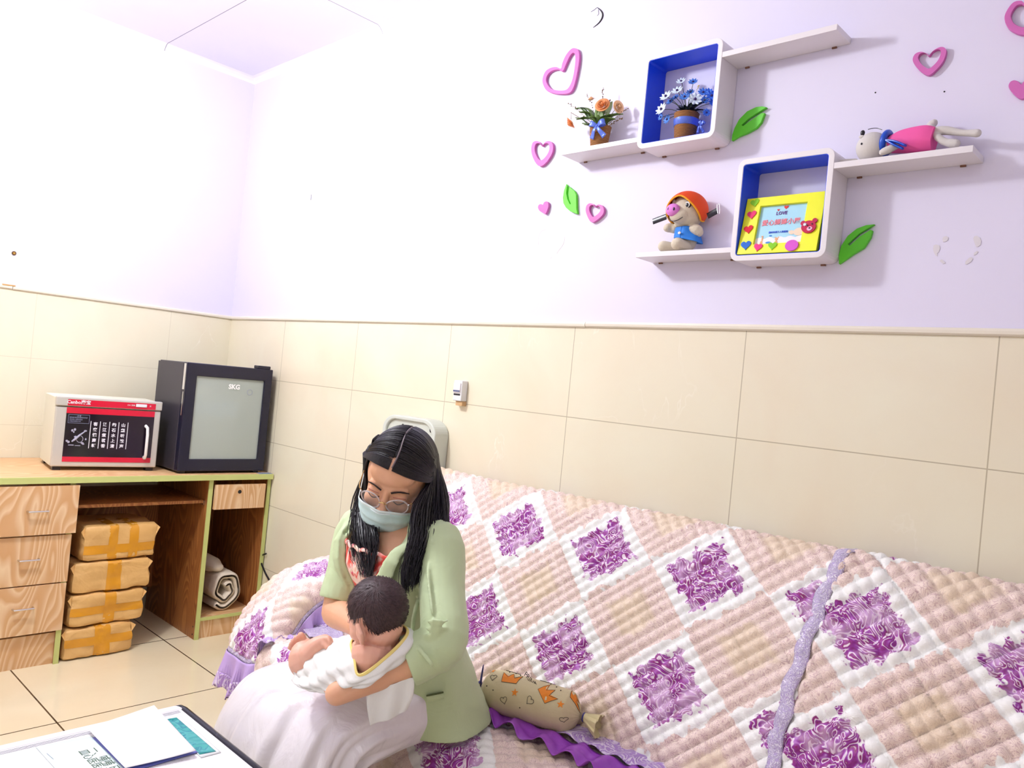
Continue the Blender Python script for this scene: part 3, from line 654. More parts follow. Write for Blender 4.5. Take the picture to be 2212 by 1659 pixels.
# ------------------------------------------------------------------ wall items above the sofa
M['plastic'] = simple('white plastic', '#e9e9ea', .3, var=.01)
sw = thing('air_switch', ony(990, 845, 0), 'small white electrical switch box on the beige tiles', 'switch')
p0, p1 = ony(976, 868, -.03), ony(1002, 822, -.03)
x0, x1_, z0, z1 = p0.x, ony(995, 866, -.03).x, p0.z+.006, ony(985, 821, -.03).z
MB().box((x0+.002, -.03, z0), (x1_, -.0005, z1)).build('housing', M['plastic'], sw, smooth=False, bevel=.003)
MB().box((x0+.005, -.034, z0+.03), (x1_-.005, -.029, z1-.01)).build('cover', M['white'], sw, smooth=False, bevel=.0015)
MB().box((x0+.006, -.0305, z0+.020), (x1_-.006, -.0295, z0+.026)).build('rocker_slot', M['black'], sw, smooth=False)
MB().box((x0+.006, -.0347, z0+.033), (x1_-.006, -.0338, z0+.039)).build('lever_band', simple('blue grey print', '#5c6488', .5), sw, smooth=False)
MB().box((x0+.012, -.022, z0-.017), (x1_+.0, -.0005, z0-.0005)).build('conduit_stub', simple('beige conduit', '#cfa878', .5), sw, smooth=False, bevel=.001)
# soap dispenser behind the head
M['grey'] = simple('light grey plastic', '#cdd2c8', .35, var=.01)
ds = thing('wall_dispenser', (1.56, 0, .86), 'light grey plastic wall dispenser behind the head of the seated woman', 'dispenser')
dx0, dx1, dz0, dz1, dd = 1.478, 1.795, .80, 1.118, .070
def arch(x0, x1, z0, z1, r, n=9):
    out = [(x0, z0), (x1, z0)]
    for cx, a0 in ((x1-r, 0), (x0+r, 90)):
        for i in range(n+1): a = math.radians(a0+90*i/n); out.append((cx+r*math.cos(a), z1-r*.75+r*.75*math.sin(a)+.012*math.cos((cx+r*math.cos(a)-(x0+x1)/2)/(x1-x0)*PI)-.0))
    return out
o_, i_ = arch(dx0, dx1, dz0, dz1, .065), arch(dx0+.022, dx1-.022, dz0+.01, dz1-.015, .05)
MB().band(o_, i_, (0, -.0005, 0), EX, EZ, -EY, dd).build('shell', M['grey'], ds, smooth=False, bevel=.006)
MB().prism(i_, (0, -.0005, 0), EX, EZ, -EY, .060).build('recess_plate', M['grey'], ds, smooth=False, bevel=.002)
for px, py_ in ((870, 921), (931, 929)):
    q = ony(px, py_, -.0612); MB().tube([q+EY*.002, q-EY*.0012], [(.010, .007)]*2, 16, up=EZ).build('key_hole', M['dark'], ds, smooth=False)
# ------------------------------------------------------------------ desk
def wood(name, light, dark, axis=2, scale=1.0, rough=.45):
    t = NT(name); g = t.n('ShaderNodeNewGeometry').outputs['Position']
    sc3 = [2.6*scale]*3; sc3[axis] = .62*scale
    mp = t.mapping(g, tuple(sc3), loc=(.3, .7, .2)); n1 = t.noise(mp, 2.2, 1.5, .25)
    r = t.math('FRACT', t.math('MULTIPLY', n1, 26)); r = t.ramp(r, [(0, (0, 0, 0, 1)), (.35, (.15, .15, .15, 1)), (.8, (1, 1, 1, 1)), (1, (0, 0, 0, 1))])
    sf = [60*scale]*3; sf[axis] = 3; n2 = t.noise(t.mapping(g, tuple(sf)), 1.5, 3)
    c = t.mix(r, dark, light); c = t.mix(t.math('MULTIPLY', n2, .35), c, dark); t.col(c); t.set(Roughness=rough)
    return t.m
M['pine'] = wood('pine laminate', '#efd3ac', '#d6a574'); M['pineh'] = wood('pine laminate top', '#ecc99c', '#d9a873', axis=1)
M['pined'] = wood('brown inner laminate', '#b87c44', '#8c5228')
M['band'] = simple('yellow green edge band', '#c8cf82', .45, var=.06)
g_ = lambda x, y: (x/3.456, 740+y/3.456); g3 = lambda x, y: (x/3.456, 1000+y/3.456)
dk = thing('desk', (.3, -.6, 0), 'pine computer desk with yellow-green edges along the left wall', 'desk')
DX, DXd = .590, .572; ztop = .752; zu = .727; yR = -.006
MB().box((.004, -1.9, zu), (DX-.006, yR, ztop)).build('top', M['pineh'], dk, smooth=False)
MB().box((DX-.006, -1.9, zu), (DX, yR, ztop)).build('edge_band', M['band'], dk, smooth=False, bevel=.001)
yM = -.293; yD = -.868   # mid panel and drawer block right side
def panel(y0, y1, nm='side_panel'):
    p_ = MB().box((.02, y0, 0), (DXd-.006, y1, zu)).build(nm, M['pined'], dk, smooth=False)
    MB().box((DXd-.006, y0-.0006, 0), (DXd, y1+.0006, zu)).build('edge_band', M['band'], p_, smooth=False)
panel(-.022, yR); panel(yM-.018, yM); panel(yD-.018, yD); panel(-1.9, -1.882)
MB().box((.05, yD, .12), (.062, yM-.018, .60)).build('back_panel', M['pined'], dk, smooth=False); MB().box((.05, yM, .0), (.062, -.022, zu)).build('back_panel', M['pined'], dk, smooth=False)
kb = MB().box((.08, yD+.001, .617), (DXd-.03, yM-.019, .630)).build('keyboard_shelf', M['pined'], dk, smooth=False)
MB().box((DXd-.05, yM-.026, .610), (DXd-.028, yM-.019, .628)).build('rail_end', M['chrome'], kb, smooth=False)
MB().box((.062, yM, .083), (DXd-.012, -.022, .095)).build('shelf', M['pineh'], dk, smooth=False); MB().box((DXd-.012, yM, .082), (DXd-.004, -.022, .0955)).build('edge_band', M['band'], dk, smooth=False)
MB().box((DXd-.03, yM, .0), (DXd-.014, -.022, .082)).build('plinth', M['pine'], dk, smooth=False); MB().box((DXd-.03, -1.88, 0), (DXd-.014, yD-.018, .125)).build('plinth', M['pine'], dk, smooth=False)
def drawer(y0, y1, z0, z1, x, hy=None, hz=None):
    d_ = MB().box((x-.016, y0, z0), (x, y1, z1)).build('drawer', M['pine'], dk, smooth=False, bevel=.0008)
    if hy:
        q = MB(); a, b = V((x, hy-.034, hz)), V((x, hy+.034, hz)); q.tube([a, a+EX*.018, b+EX*.018, b], [(.0035, .005)]*4, 8, up=EZ); q.build('handle', M['chrome'], d_, bevel=.0008)
    return d_
drawer(-1.30, -.856, .527, .718, DX-.002, -1.000, .622); drawer(-1.30, -.866, .331, .520, DXd+.006, -1.012, .432); drawer(-1.30, -.868, .137, .326, DXd+.006, -1.015, .243)
sd = drawer(yM+.008, -.038, .592, .705, DX-.006)
MB().tube([V((DX-.0065, -.168, .671)), V((DX-.0055, -.168, .671))], .0088, 20).build('finger_hole', M['dark'], sd, smooth=False)
for yy, zz_ in ((yM-.0185, .055), (yM-.0185, .02)): MB().ell((DXd-.025, yy-.0, zz_), (.004, .0012, .004), nu=10, nv=6).build('screw', M['dark'], dk)
MB().box((DX-.042, -.075, ztop), (DX-.004, yR-.006, ztop+.002)).build('grey_sticker', simple('grey blue tape', '#8590a8', .5), dk, smooth=False)

# towel steriliser
A = onz(104, 1012, .757); B = onz(332, 1014, .757); A.x += .02; B.x += .02
ax = (B-A).normalized(); sw_ = (B-A).length; an = V((ax.y, -ax.x, 0)); hh = .300
fz = .768; hS = 1.060-fz
Sx = thing('towel_sterilizer', V((A.x, A.y, .7525)), 'white towel steriliser cabinet with a red and black door on the desk', 'appliance')
FR = Matrix.Identity(4)
for i in range(3): FR[i][0] = an[i]; FR[i][1] = ax[i]; FR[i][2] = EZ[i]; FR[i][3] = (A.x, A.y, fz)[i]
M['cream'] = simple('cream steel', '#e6e6d4', .35, var=.01); M['silver'] = simple('silver plastic', '#cfccc4', .3, .3, var=.02)
M['redg'] = simple('red glass', '#d01838', .12, var=.05); M['blk'] = simple('black glass', '#1c1020', .08, var=.05)
MB().box((-.27, 0, 0), (-.022, sw_, hS-.004), FR).build('cabinet', M['cream'], Sx, smooth=False, bevel=.004)
def fq(u0, u1, v0, v1, h0, h1): return MB().box((h0, u0*sw_, v0*hS), (h1, u1*sw_, v1*hS), FR)
fq(-.005, 1.005, .865, 1.0, -.022, .006).build('top_rail', M['silver'], Sx, smooth=False, bevel=.005)
fq(.1, .935, .875, .965, .0055, .0072).build('top_rail_glass', M['redg'], Sx, smooth=False)
dr_ = fq(0, 1, 0, .855, -.021, .0).build('door', M['silver'], Sx, smooth=False, bevel=.006)
fq(.098, .935, .075, .845, -.0, .0016).build('door_glass', M['blk'], dr_, smooth=False)
fq(.098, .935, .765, .85, .0016, .0022).build('red_band', M['redg'], dr_, smooth=False); fq(.098, .935, .072, .145, .0016, .0022).build('red_band', M['redg'], dr_, smooth=False)
SP = lambda u, v, h=0: FR @ V((h, u*sw_, v*hS))
hb = [SP(.855, .625, .004), SP(.865, .60, .022), SP(.868, .5, .026), SP(.868, .20, .026), SP(.868, .155, .018), SP(.868, .15, .002)]
MB().tube(hb, [(.0065, .008)]*6, 10, up=ax).build('handle', simple('white handle', '#f0f0f0', .2), dr_)
wi = simple('white print', '#e8e8f0', .5); gi = simple('grey print', '#8c90b0', .5)
text('Canbo康宝', .019, SP(.20, .925, .0075), ax, EZ, an, wi, Sx, bold=.0004)
fq(.735, .845, .905, .95, .007, .011).build('switch', wi, Sx, smooth=False, bevel=.002)
text('ON 消毒', .008, SP(.69, .925, .0075), ax, EZ, an, wi, Sx); text('关', .008, SP(.88, .925, .0075), ax, EZ, an, wi, Sx)
cols = ['客來憶高軒', '汲江煮茗香', '釣石水上清', '山壑听松声']
for k, cstr in enumerate(cols):
    for j, ch in enumerate(cstr): text(ch, .0165, SP(.372+.088*k, .62-.078*j, .002), ax, EZ, an, wi, dr_, bold=.0005)
for k in range(5): fq(.325+.088*k, .331+.088*k, .27, .665, .0016, .0024).build('white_line', wi, dr_, smooth=False)
for (u0, u1, v0, v1) in ((.118, .312, .745, .749), (.118, .312, .625, .629), (.118, .121, .625, .749), (.309, .312, .625, .749)): fq(u0, u1, v0, v1, .0016, .0022).build('notice_border', gi, dr_, smooth=False)
text('注意', .008, SP(.215, .728, .002), ax, EZ, an, gi, dr_)
for j, s_ in enumerate(('使用前请阅读说明书内容', '请勿放入塑料制品', '消毒后请待冷却')): text(s_, .0062, SP(.128, .706-.027*j, .002), ax, EZ, an, gi, dr_, align='LEFT')
mb = MB()
for (u, v, r, k) in ((.165, .52, .004, 1.3), (.188, .535, .0045, 1.2), (.18, .50, .003, 1.4), (.125, .37, .0045, 1), (.14, .355, .005, 1), (.265, .345, .006, .6), (.275, .33, .005, .6), (.285, .52, .006, .6), (.2, .43, .006, .7), (.295, .40, .003, 1.5)):
    mb.loft([[SP(u, v, .0024)+ax*(r*math.cos(q))+EZ*(r*k*math.sin(q)) for q in [i*PI/6 for i in range(12)]], [SP(u, v, .0018)+ax*(r*math.cos(q))+EZ*(r*k*math.sin(q)) for q in [i*PI/6 for i in range(12)]]])
mb.tube([SP(.17, .36, .002), SP(.20, .40, .002), SP(.24, .46, .002), SP(.28, .51, .002)], [.003, .005, .004, .002], 6); mb.tube([SP(.24, .40, .002)+ax*(.012*math.cos(q))+EZ*(.014*math.sin(q)) for q in [i*PI/8 for i in range(16)]], .0012, 5, closed_path=True)
mb.tube([SP(.14, .31, .002), SP(.19, .31, .002)], [.0015, .002], 5); mb.tube([SP(.20, .305, .002), SP(.25, .305, .002)], [.001, .0015], 5)
mb.build('painted_emblem', simple('grey white print', '#a8a8bc', .5), dr_)
for u, xx in ((.06, -.03), (.94, -.03), (.06, -.24), (.94, -.24)): MB().box((xx-.02, u*sw_-.015, -.0155), (xx+.02, u*sw_+.015, 0), FR).build('foot', M['black'], Sx, smooth=False)

# small glass-door refrigerator
rx, ry0, ry1, rz0, rz1 = .545, -.452, -.036, .762, 1.246
fg = thing('refrigerator', (.3, -.24, .7525), 'small black refrigerator with a glass door on the right end of the desk', 'refrigerator')
M['fdark'] = simple('dark grey steel', '#3a3640', .4, .2, var=.04); M['fblk'] = simple('blue black plastic', '#14132c', .25, var=.1)
MB().band([(ry0, rz0), (ry1, rz0), (ry1, rz1), (ry0, rz1)], [(ry0+.03, rz0+.04), (ry1-.03, rz0+.04), (ry1-.03, rz1-.03), (ry0+.03, rz1-.03)], (rx-.04, 0, 0), EY, EZ, -EX, .255).build('cabinet', M['fdark'], fg, smooth=False, bevel=.003)
MB().box((rx-.325, ry0+.005, rz0+.01), (rx-.296, ry1-.005, rz1-.005)).build('back_panel', M['fdark'], fg, smooth=False)
M['fin'] = simple('white liner', '#dfe6e0', .5)
MB().box((rx-.296, ry0+.028, rz0+.038), (rx-.290, ry1-.028, rz1-.028)).build('liner', M['fin'], fg, smooth=False)
w_ = ry1-ry0; h_ = rz1-rz0; gy0, gy1, gz0, gz1 = ry0+.115*w_, ry1-.095*w_, rz0+.115*h_, rz1-.115*h_
do = MB().band([(ry0-.001, rz0), (ry1, rz0), (ry1, rz1+.001), (ry0-.001, rz1+.001)], [(gy0, gz0), (gy1, gz0), (gy1, gz1), (gy0, gz1)], (rx-.038, 0, 0), EY, EZ, EX, .038).build('door', M['fblk'], fg, smooth=False, bevel=.004)
t = NT('frosted glass'); t.set(Roughness=.2, IOR=1.45, Alpha=.42); t.b.inputs['Base Color'].default_value = hx('#dfe9e0'); t.b.inputs['Transmission Weight'].default_value = 0; M['frost'] = t.m
MB().box((rx-.012, gy0-.002, gz0-.002), (rx-.008, gy1+.002, gz1+.002)).build('glass', M['frost'], do, smooth=False)
text('SKG', .030, (rx-.0075, ry0+.555*w_, rz0+.805*h_), EY, EZ, EX, simple('white bold print', '#f4f4f4', .4), do, bold=.0014)
MB().tube([V((rx-.0075, ry0+.745*w_, rz0+.765*h_))+EY*(.013*math.cos(q))+EZ*(.013*math.sin(q)) for q in [i*PI/10 for i in range(20)]], .0007, 5, closed_path=True).build('round_sticker', gi, do)
MB().box((rx-.12, ry0+.04, rz0+.66*h_), (rx-.28, ry1-.04, rz0+.67*h_)).build('wire_shelf', M['fin'], fg, smooth=False)
MB().box((rx-.26, ry0+.045, rz0+.672*h_), (rx-.10, ry0+.16, rz0+.80*h_)).build('ice_box', M['fin'], fg, smooth=False, bevel=.01)
MB().box((rx-.25, ry0+.045, rz0+.50*h_), (rx-.07, ry1-.12, rz0+.655*h_)).build('chiller_tray', simple('grey blue tray', '#6d86a8', .4), fg, smooth=False, bevel=.01)
MB().box((rx-.05, ry1-.075, rz1+.001), (rx-.004, ry1-.012, rz1+.016)).build('hinge', M['fblk'], do, smooth=False, bevel=.003)
MB().tube([V((rx-.018, ry0-.0015, rz1-.13)), V((rx-.018, ry0-.0015, rz1-.235))], [(.004, .001)]*2, 8, up=EX).build('grip_slot', M['chrome'], do)
MB().box((rx-.030, ry0-.002, rz1-.12), (rx-.010, ry0-.0005, rz1-.004)).build('door_seal', M['silver'], do, smooth=False)
for yy in (ry0+.03, ry1-.03): MB().box((rx-.05, yy-.012, .7525), (rx-.02, yy+.012, rz0)).build('foot', M['black'], fg, smooth=False)
MB().box((rx-.29, ry0+.02, .7525), (rx-.25, ry1-.02, rz0)).build('foot', M['black'], fg, smooth=False)

# parcels in brown paper under the desk
def paper():
    t = NT('kraft paper'); g = t.coord(); n = t.noise(g, 7, 4); t.col(t.mix(n, '#d9a75e', '#e8bd7e')); t.set(Roughness=.55)
    v = t.n('ShaderNodeTexVoronoi'); v.inputs['Scale'].default_value = 9; t.l(g, v.inputs[0]); t.l(t.bump(t.math('ADD', v.outputs[0], t.math('MULTIPLY', t.noise(g, 14, 5, 1), .6)), .8, .012), t.b.inputs['Normal']); return t.m
M['kraft'] = paper(); M['tape'] = simple('brown packing tape', '#dd9a2c', .18, bump=(30, .4, .004), var=.08)
def parcel(y0, y1, z0, z1, x1, dep, seed, rot, label, tapes):
    c = V((x1-dep/2, (y0+y1)/2, z0)); t_ = thing('parcel', c, label, 'parcel', 'paper parcels under the desk'); hy, hx_, hz = (y1-y0)/2-.006, dep/2, (z1-z0)
    rng = random.Random(seed); R = Matrix.Rotation(rot, 4, 'Z'); off = V((seed*3.1, 0, 0))
    def surf(p, e=0):   # p in unit box -1..1, rounded + crumpled
        q = V((p[0], p[1], p[2])); k = sum(abs(a)**14 for a in q)**(1/14); q = q/k if k > 0 else q
        w = V((q.x*hx_, q.y*hy, (q.z*.5+.5)*hz)); nn = V((q.x**5, q.y**5, q.z**5)).normalized()
        d = noise.noise(w*14+off)*.010+(.5-abs(noise.noise(w*26+off)))*.008-.003; d = d+e
        if q.z < -.9: d = min(d, 0)
        w = w+nn*d; w.z = max(w.z, .0005); w.z = min(w.z, hz-.0005+e); return c+(R @ w)
    mb = MB(); n = 14
    for axn, s in [(a, b) for a in range(3) for b in (-1, 1)]:
        def fn(a, b, axn=axn, s=s):
            p = [0, 0, 0]; p[axn] = s; p[(axn+1) % 3] = a*2-1; p[(axn+2) % 3] = b*2-1; return surf(p)
        mb.grid(fn, n, n)
    o = mb.build('wrapping', M['kraft'], t_)
    for k, (a0, a1, orient) in enumerate(tapes):
        mt = MB()
        if orient == 'v': mt.grid(lambda a, b: surf((1.0, a0+(a1-a0)*a, 1-2*b), .0012), 6, 12); mt.grid(lambda a, b: surf((1-1.2*b, a0+(a1-a0)*a, 1), .0008), 4, 6)
        else: mt.grid(lambda a, b: surf((1.0, -1+2*a, a0+(a1-a0)*b), .0012), 14, 5)
        mt.build('tape', M['tape'], t_, fix=True)
    for s in (-1, 1):
        a, b = surf((1, s, .3)), surf((.9, s*.98, .95)); MB().add([a, b, (a+b)/2+V((.006, s*.016, .008))], [(0, 1, 2)]).build('paper_fold', M['kraft'], t_, smooth=False, solid=.0012)
    return t_
X1 = .560
parcel(-.862, -.575, .001, .128, X1+.012, .27, 1, 0, 'bottom parcel of the stack under the desk, standing on the floor', [(-.15, .3, 'v'), (-.2, .35, 'h')])
parcel(-.852, -.540, .129, .262, X1, .27, 2, .02, 'second parcel from the floor in the paper-wrapped stack', [(-.1, .2, 'v'), (-.3, .2, 'h')])
parcel(-.842, -.520, .263, .392, X1-.006, .27, 3, -.03, 'third parcel from the floor in the paper-wrapped stack', [(-.15, .15, 'v'), (.1, .22, 'v')])
parcel(-.822, -.505, .393, .540, X1-.012, .27, 4, .03, 'topmost parcel of the stack under the desk, with torn paper at its right end', [(-.35, -.1, 'v'), (.2, .45, 'v'), (-.6, -.1, 'h')])
# rolled quilt in the open cubby
rq = thing('rolled_quilt', (.36, -.155, .096), 'rolled cream quilt in the open cubby at the right end of the desk', 'quilt')
M['cotton'] = simple('cream cotton', '#e6d9c6', .8, bump=(18, .6, .01), var=.04)
mb = MB(); prof = []
cy, cz_ = -.150, .096+.100
for i in range(90):
    a = i/89*2*PI*1.62-.5; r = .015+.062*(i/89)**.75+.003*math.sin(a*5); prof.append((cy+r*.95*math.sin(a+.4)*1.0, cz_+r*1.12*math.cos(a+.4)))
def ring(x, k):
    out = []; n = len(prof)
    for i, (y, z) in enumerate(prof):
        t0 = prof[min(i+1, n-1)]; t1 = prof[max(i-1, 0)]; d = V((0, t0[0]-t1[0], t0[1]-t1[1])).normalized(); nn = V((0, -d.z, d.y)); out.append(V((x, y, z))+nn*.0155*k)
    for i in range(n-1, -1, -1):
        y, z = prof[i]; t0 = prof[min(i+1, n-1)]; t1 = prof[max(i-1, 0)]; d = V((0, t0[0]-t1[0], t0[1]-t1[1])).normalized(); nn = V((0, -d.z, d.y)); out.append(V((x, y, z))-nn*.0155*k)
    return [V((p.x, min(p.y, -.024), max(p.z, .0965))) for p in out]
mb.loft([ring(.20, 1), ring(.46, 1), ring(.498, .95), ring(.508, .7), ring(.511, .3)], caps=False); mb.build('roll', M['cotton'], rq, angle=0)
mb = MB(); mb.tube([V((.2, -.20, .300)), V((.30, -.19, .300)), V((.42, -.185, .297)), V((.46, -.18, .293))], [(.045, .035), (.047, .036), (.045, .034), (.03, .02)], 20, up=EZ*0+EY, round_ends=True); mb.build('folded_end', M['cotton'], rq)
# power cord on the wall between desk and sofa
cb = [V((.598, -.010, ony(562, 1205, -.012).z+.03)), ony(562, 1205, -.012), ony(572, 1235, -.015), ony(584, 1258, -.018), ony(600, 1300, -.02)]; cb[-1].z = max(cb[-1].z, .03)
tag(MB().tube(spline(cb, 24), .0042, 8).build('power_cord', M['black'], origin=cb[1]), 'black power cord hanging on the wall between desk and sofa', 'cord')

# ------------------------------------------------------------------ coffee table
TZ = .45; tx0, ty0 = onz(395, 1523, TZ).x, onz(395, 1523, TZ).y; tx1, ty1 = 3.05, -1.62
ct = thing('coffee_table', (2.6, -1.4, 0), 'low white coffee table with a black rim in the bottom left corner', 'table')
def emb():
    t = NT('embossed glass white'); g = t.coord(); v = t.n('ShaderNodeTexVoronoi', feature='DISTANCE_TO_EDGE'); v.inputs['Scale'].default_value = 34; t.l(t.mapping(g, (1, 1, 1)), v.inputs[0])
    n = t.noise(g, 30, 4, 2); f = t.ramp(t.math('ABSOLUTE', t.math('SUBTRACT', n, .5)), [(0, (1, 1, 1, 1)), (.03, (0, 0, 0, 1))]); t.col(t.mix(t.math('MULTIPLY', f, .5), '#f3f1f3', '#cfcbcb')); t.set(Roughness=.12); return t.m
M['emb'] = emb()
MB().box((tx0, ty1, TZ-.014), (tx1, ty0-.012, TZ)).build('top', M['emb'], ct, smooth=False, bevel=.002)
fr_ = MB().box((tx0-.006, ty1, TZ-.03), (tx0+.020, ty0-.006, TZ+.0015)).build('white_frame', M['white'], ct, smooth=False, bevel=.004)
for d_ in (.024, .029, .034): MB().box((tx0+d_, ty1, TZ), (tx0+d_+.0012, ty0-.02, TZ+.0005)).build('pin_line', simple('grey line', '#7d7a84', .5), ct, smooth=False)
mb = MB(); rim = [V((tx1, ty0-.004, TZ-.010)), V((tx0+.02, ty0-.004, TZ-.010)), V((tx0+.004, ty0-.007, TZ-.010)), V((tx0-.002, ty0-.016, TZ-.012))]; mb.tube(rim, [(.0135, .010)]*4, 12, up=EZ, round_ends=True); mb.build('black_rim', simple('gloss black rim', '#0d0a14', .12), ct)
MB().box((tx0+.02, ty1+.02, .12), (tx1-.02, ty0-.03, .14)).build('lower_shelf', M['white'], ct, smooth=False)
for x, y in ((tx0+.03, ty0-.04), (tx1-.03, ty0-.04), (tx0+.03, ty1+.04), (tx1-.03, ty1+.04)): MB().tube([V((x, y, 0)), V((x, y, TZ-.014))], .018, 14).build('leg', M['chrome'], ct)
g6 = lambda x, y: (x/3.456, 1440+y/3.456)
def sheet(name, pts, z, mt, label, cat, curl=0, th=.0006, f=g6):
    P = [onz(*f(*p), z) for p in pts]; a, b, c, d = P
    def fn(u, v):
        p = a*(1-u)*(1-v)+b*u*(1-v)+c*u*v+d*(1-u)*v; p.z = z+curl*((u)**3*(.4+.6*v)+.3*(1-v)**4); return p
    mb = MB().grid(fn, 14, 14); o = mb.build(name, mt, origin=sum(P, V())/4, solid=th)
    return tag(o, label, cat)
# printed sheet under the glass, folder, brochure, blank paper
M['paper'] = simple('white paper', '#fbfbfb', .5, var=.0); M['mint'] = simple('pale mint print', '#e4f2f0', .35)
ms = sheet('notice_sheet', [(265, 600), (690, 520), (1330, 1060), (800, 1190)], TZ+.0012, M['mint'], 'pale mint printed notice lying on the coffee table, partly under blank paper', 'paper')
pa = onz(*g6(265, 600), TZ); pb = onz(*g6(690, 520), TZ); pd_ = onz(*g6(800, 1190), TZ)
dirx = (pd_-pa).normalized(); diry = (pb-pa); diry = (diry-dirx*diry.dot(dirx)).normalized(); tn = simple('dark green ink', '#3d5a3a', .5)
def tt(s, size, px, py): text(s, size, onz(*g6(px, py), TZ+.0017), dirx, diry, EZ, tn, ms, align='LEFT', t=.0002)
tt('一、哺哺 已增医期', .0225, 690, 607); tt('皿心医医心期间', .0225, 610, 625)
MB().tube([onz(*g6(350, 648), TZ+.002), onz(*g6(398, 690), TZ+.002)], .0006, 5).build('small_print', simple('grey ink', '#9aaab4', .5), ms)
sheet('brochure', [(1215, 372), (1328, 350), (1650, 640), (1500, 680)], TZ+.0012, simple('white card', '#eef2f2', .3), 'white-bordered brochure with teal picture at the right of the blank paper', 'brochure')
tl = NT('teal print'); gg = tl.coord(); wv = tl.noise(gg, 26, 3, .8); tl.col(tl.ramp(wv, [(.35, '#2f9a98'), (.5, '#4fb0b0'), (.56, '#1f7f90'), (.62, '#3aa6a2')])); tl.set(Roughness=.25)
sheet('teal_picture', [(1250, 392), (1318, 380), (1612, 632), (1490, 655)], TZ+.0022, tl.m, 'teal photograph on the brochure beside the blank paper', 'picture')
sheet('blue_folder', [(690, 530), (1200, 430), (1480, 640), (960, 790)], TZ+.0022, simple('blue violet card', '#6a72c8', .4), 'blue-violet folder showing under the blank white paper', 'folder')
sheet('blank_paper', [(652, 462), (1150, 297), (1462, 640), (935, 757)], TZ+.010, M['paper'], 'blank white paper on top of the folder on the coffee table', 'paper', curl=.004)
# ------------------------------------------------------------------ sofa and its quilted covers
M['purple'] = simple('dark purple leatherette', '#4a2558', .4, bump=(120, .15, .001), var=.08)
SFX0, SFX1 = 1.60, 4.45
sf = thing('sofa', (3.0, -.4, 0), 'long sofa along the tiled wall, dark purple where its cover ends', 'sofa')
MB().box((SFX0+.04, -.68, .10), (SFX1, -.02, .36)).build('base', M['purple'], sf, smooth=False, bevel=.02)
mb = MB(); mb.loft([[V((x, y, z)) for y, z in ((-.03, .30), (-.40, .30), (-.385, .42), (-.16, .86), (-.12, .905), (-.07, .915), (-.03, .88))] for x in (SFX0+.04, SFX1)]); mb.build('backrest', M['purple'], sf, smooth=False, bevel=.02)
MB().box((SFX0+.24, -.70, .36), (SFX1, -.36, .405)).build('seat_cushion', M['purple'], sf, smooth=False, bevel=.015)
mb = MB(); mb.loft([[V((x, y, z)) for y, z in ((-.02, .10), (-.685, .10), (-.695, .14), (-.675, .34), (-.62, .47), (-.53, .54), (-.44, .57), (-.02, .575))] for x in (SFX0+.012, SFX0+.22)]); mb.build('armrest', M['purple'], sf, smooth=False, bevel=.015)
for x in (SFX0+.10, 3.0, SFX1-.1):
    for y in (-.66, -.1): MB().tube([V((x, y, 0)), V((x, y, .11))], [.018, .024], 14).build('leg', M['black'], sf)

def quilt_mat(name='quilt', tint='#f2c8b8', vivid=1.0):
    t = NT(name); uv = t.coord('UV'); sp = t.n('ShaderNodeSeparateXYZ'); t.l(uv, sp.inputs[0])
    warp = t.noise(uv, 26, 3); w = t.math('MULTIPLY', t.math('SUBTRACT', warp, .5), .05)
    def tri(o, per):
        q = t.math('FRACT', t.math('ADD', t.math('DIVIDE', o, per), .5)); return t.math('MULTIPLY', t.math('ABSOLUTE', t.math('SUBTRACT', q, .5)), 2)
    d = t.math('ADD', tri(t.math('ADD', sp.outputs[0], w), .32), tri(t.math('ADD', sp.outputs[1], w), .28))
    # paisley print: fine contour lines on pale rose
    n1 = t.noise(uv, 30, 2, 2.2); c1_ = t.math('FRACT', t.math('MULTIPLY', n1, 9)); ln = t.ramp(c1_, [(0, (1, 1, 1, 1)), (.2, (1, 1, 1, 1)), (.34, (0, 0, 0, 1)), (1, (0, 0, 0, 1))])
    rose = t.mix(t.math('MULTIPLY', ln, .5), '#eed8cd', '#b58691')
    beige = t.mix(t.math('MULTIPLY', ln, .2), '#e8d2ba', '#a8887a')
    # flower medallion: swirling strokes
    n2 = t.noise(uv, 19, 1, 3.2); c2 = t.math('FRACT', t.math('MULTIPLY', n2, 5))
    mg = t.ramp(c2, [(0, '#8a1478'), (.3, '#9a34a4'), (.46, '#bd78c8'), (.5, '#f4e8f0'), (.72, '#e9d2e4'), (.8, '#86125e'), (1, '#9c2f9a')])
    mg = t.mix(t.ramp(t.noise(uv, 15, 2), [(.48, (0, 0, 0, 1)), (.62, (.6, .6, .6, 1))]), mg, '#e3c3e2'); wht = t.mix(t.noise(uv, 12, 2), '#f1efec', '#fbfaf7')
    n3 = t.noise(uv, 60, 2); dj = t.math('ADD', d, t.math('MULTIPLY', t.math('SUBTRACT', t.noise(uv, 48, 2), .5), .55))
    def step(x, a, b=None):
        return t.ramp(x, [(a/2.2, (0, 0, 0, 1)), ((b or a+.03)/2.2, (1, 1, 1, 1))])
    dd = t.math('DIVIDE', d, 2.2); ddj = t.math('DIVIDE', dj, 2.2)
    c = t.mix(step(ddj, .67), mg, wht); c = t.mix(step(t.math('DIVIDE', t.math('ADD', d, t.math('MULTIPLY', t.math('SUBTRACT', n3, .5), .12)), 2.2), .98), c, rose); c = t.mix(step(dd, 1.45, 1.6), c, beige)
    t.col(c); t.set(Roughness=.42); t.b.inputs['Sheen Weight'].default_value = .15
    nb = t.math('ADD', t.noise(uv, 70, 4, .8), t.math('MULTIPLY', t.math('SINE', t.math('MULTIPLY', n2, 60)), .05))
    t.l(t.bump(nb, .55, .004), t.b.inputs['Normal']); return t.m
M['quilt'] = quilt_mat()
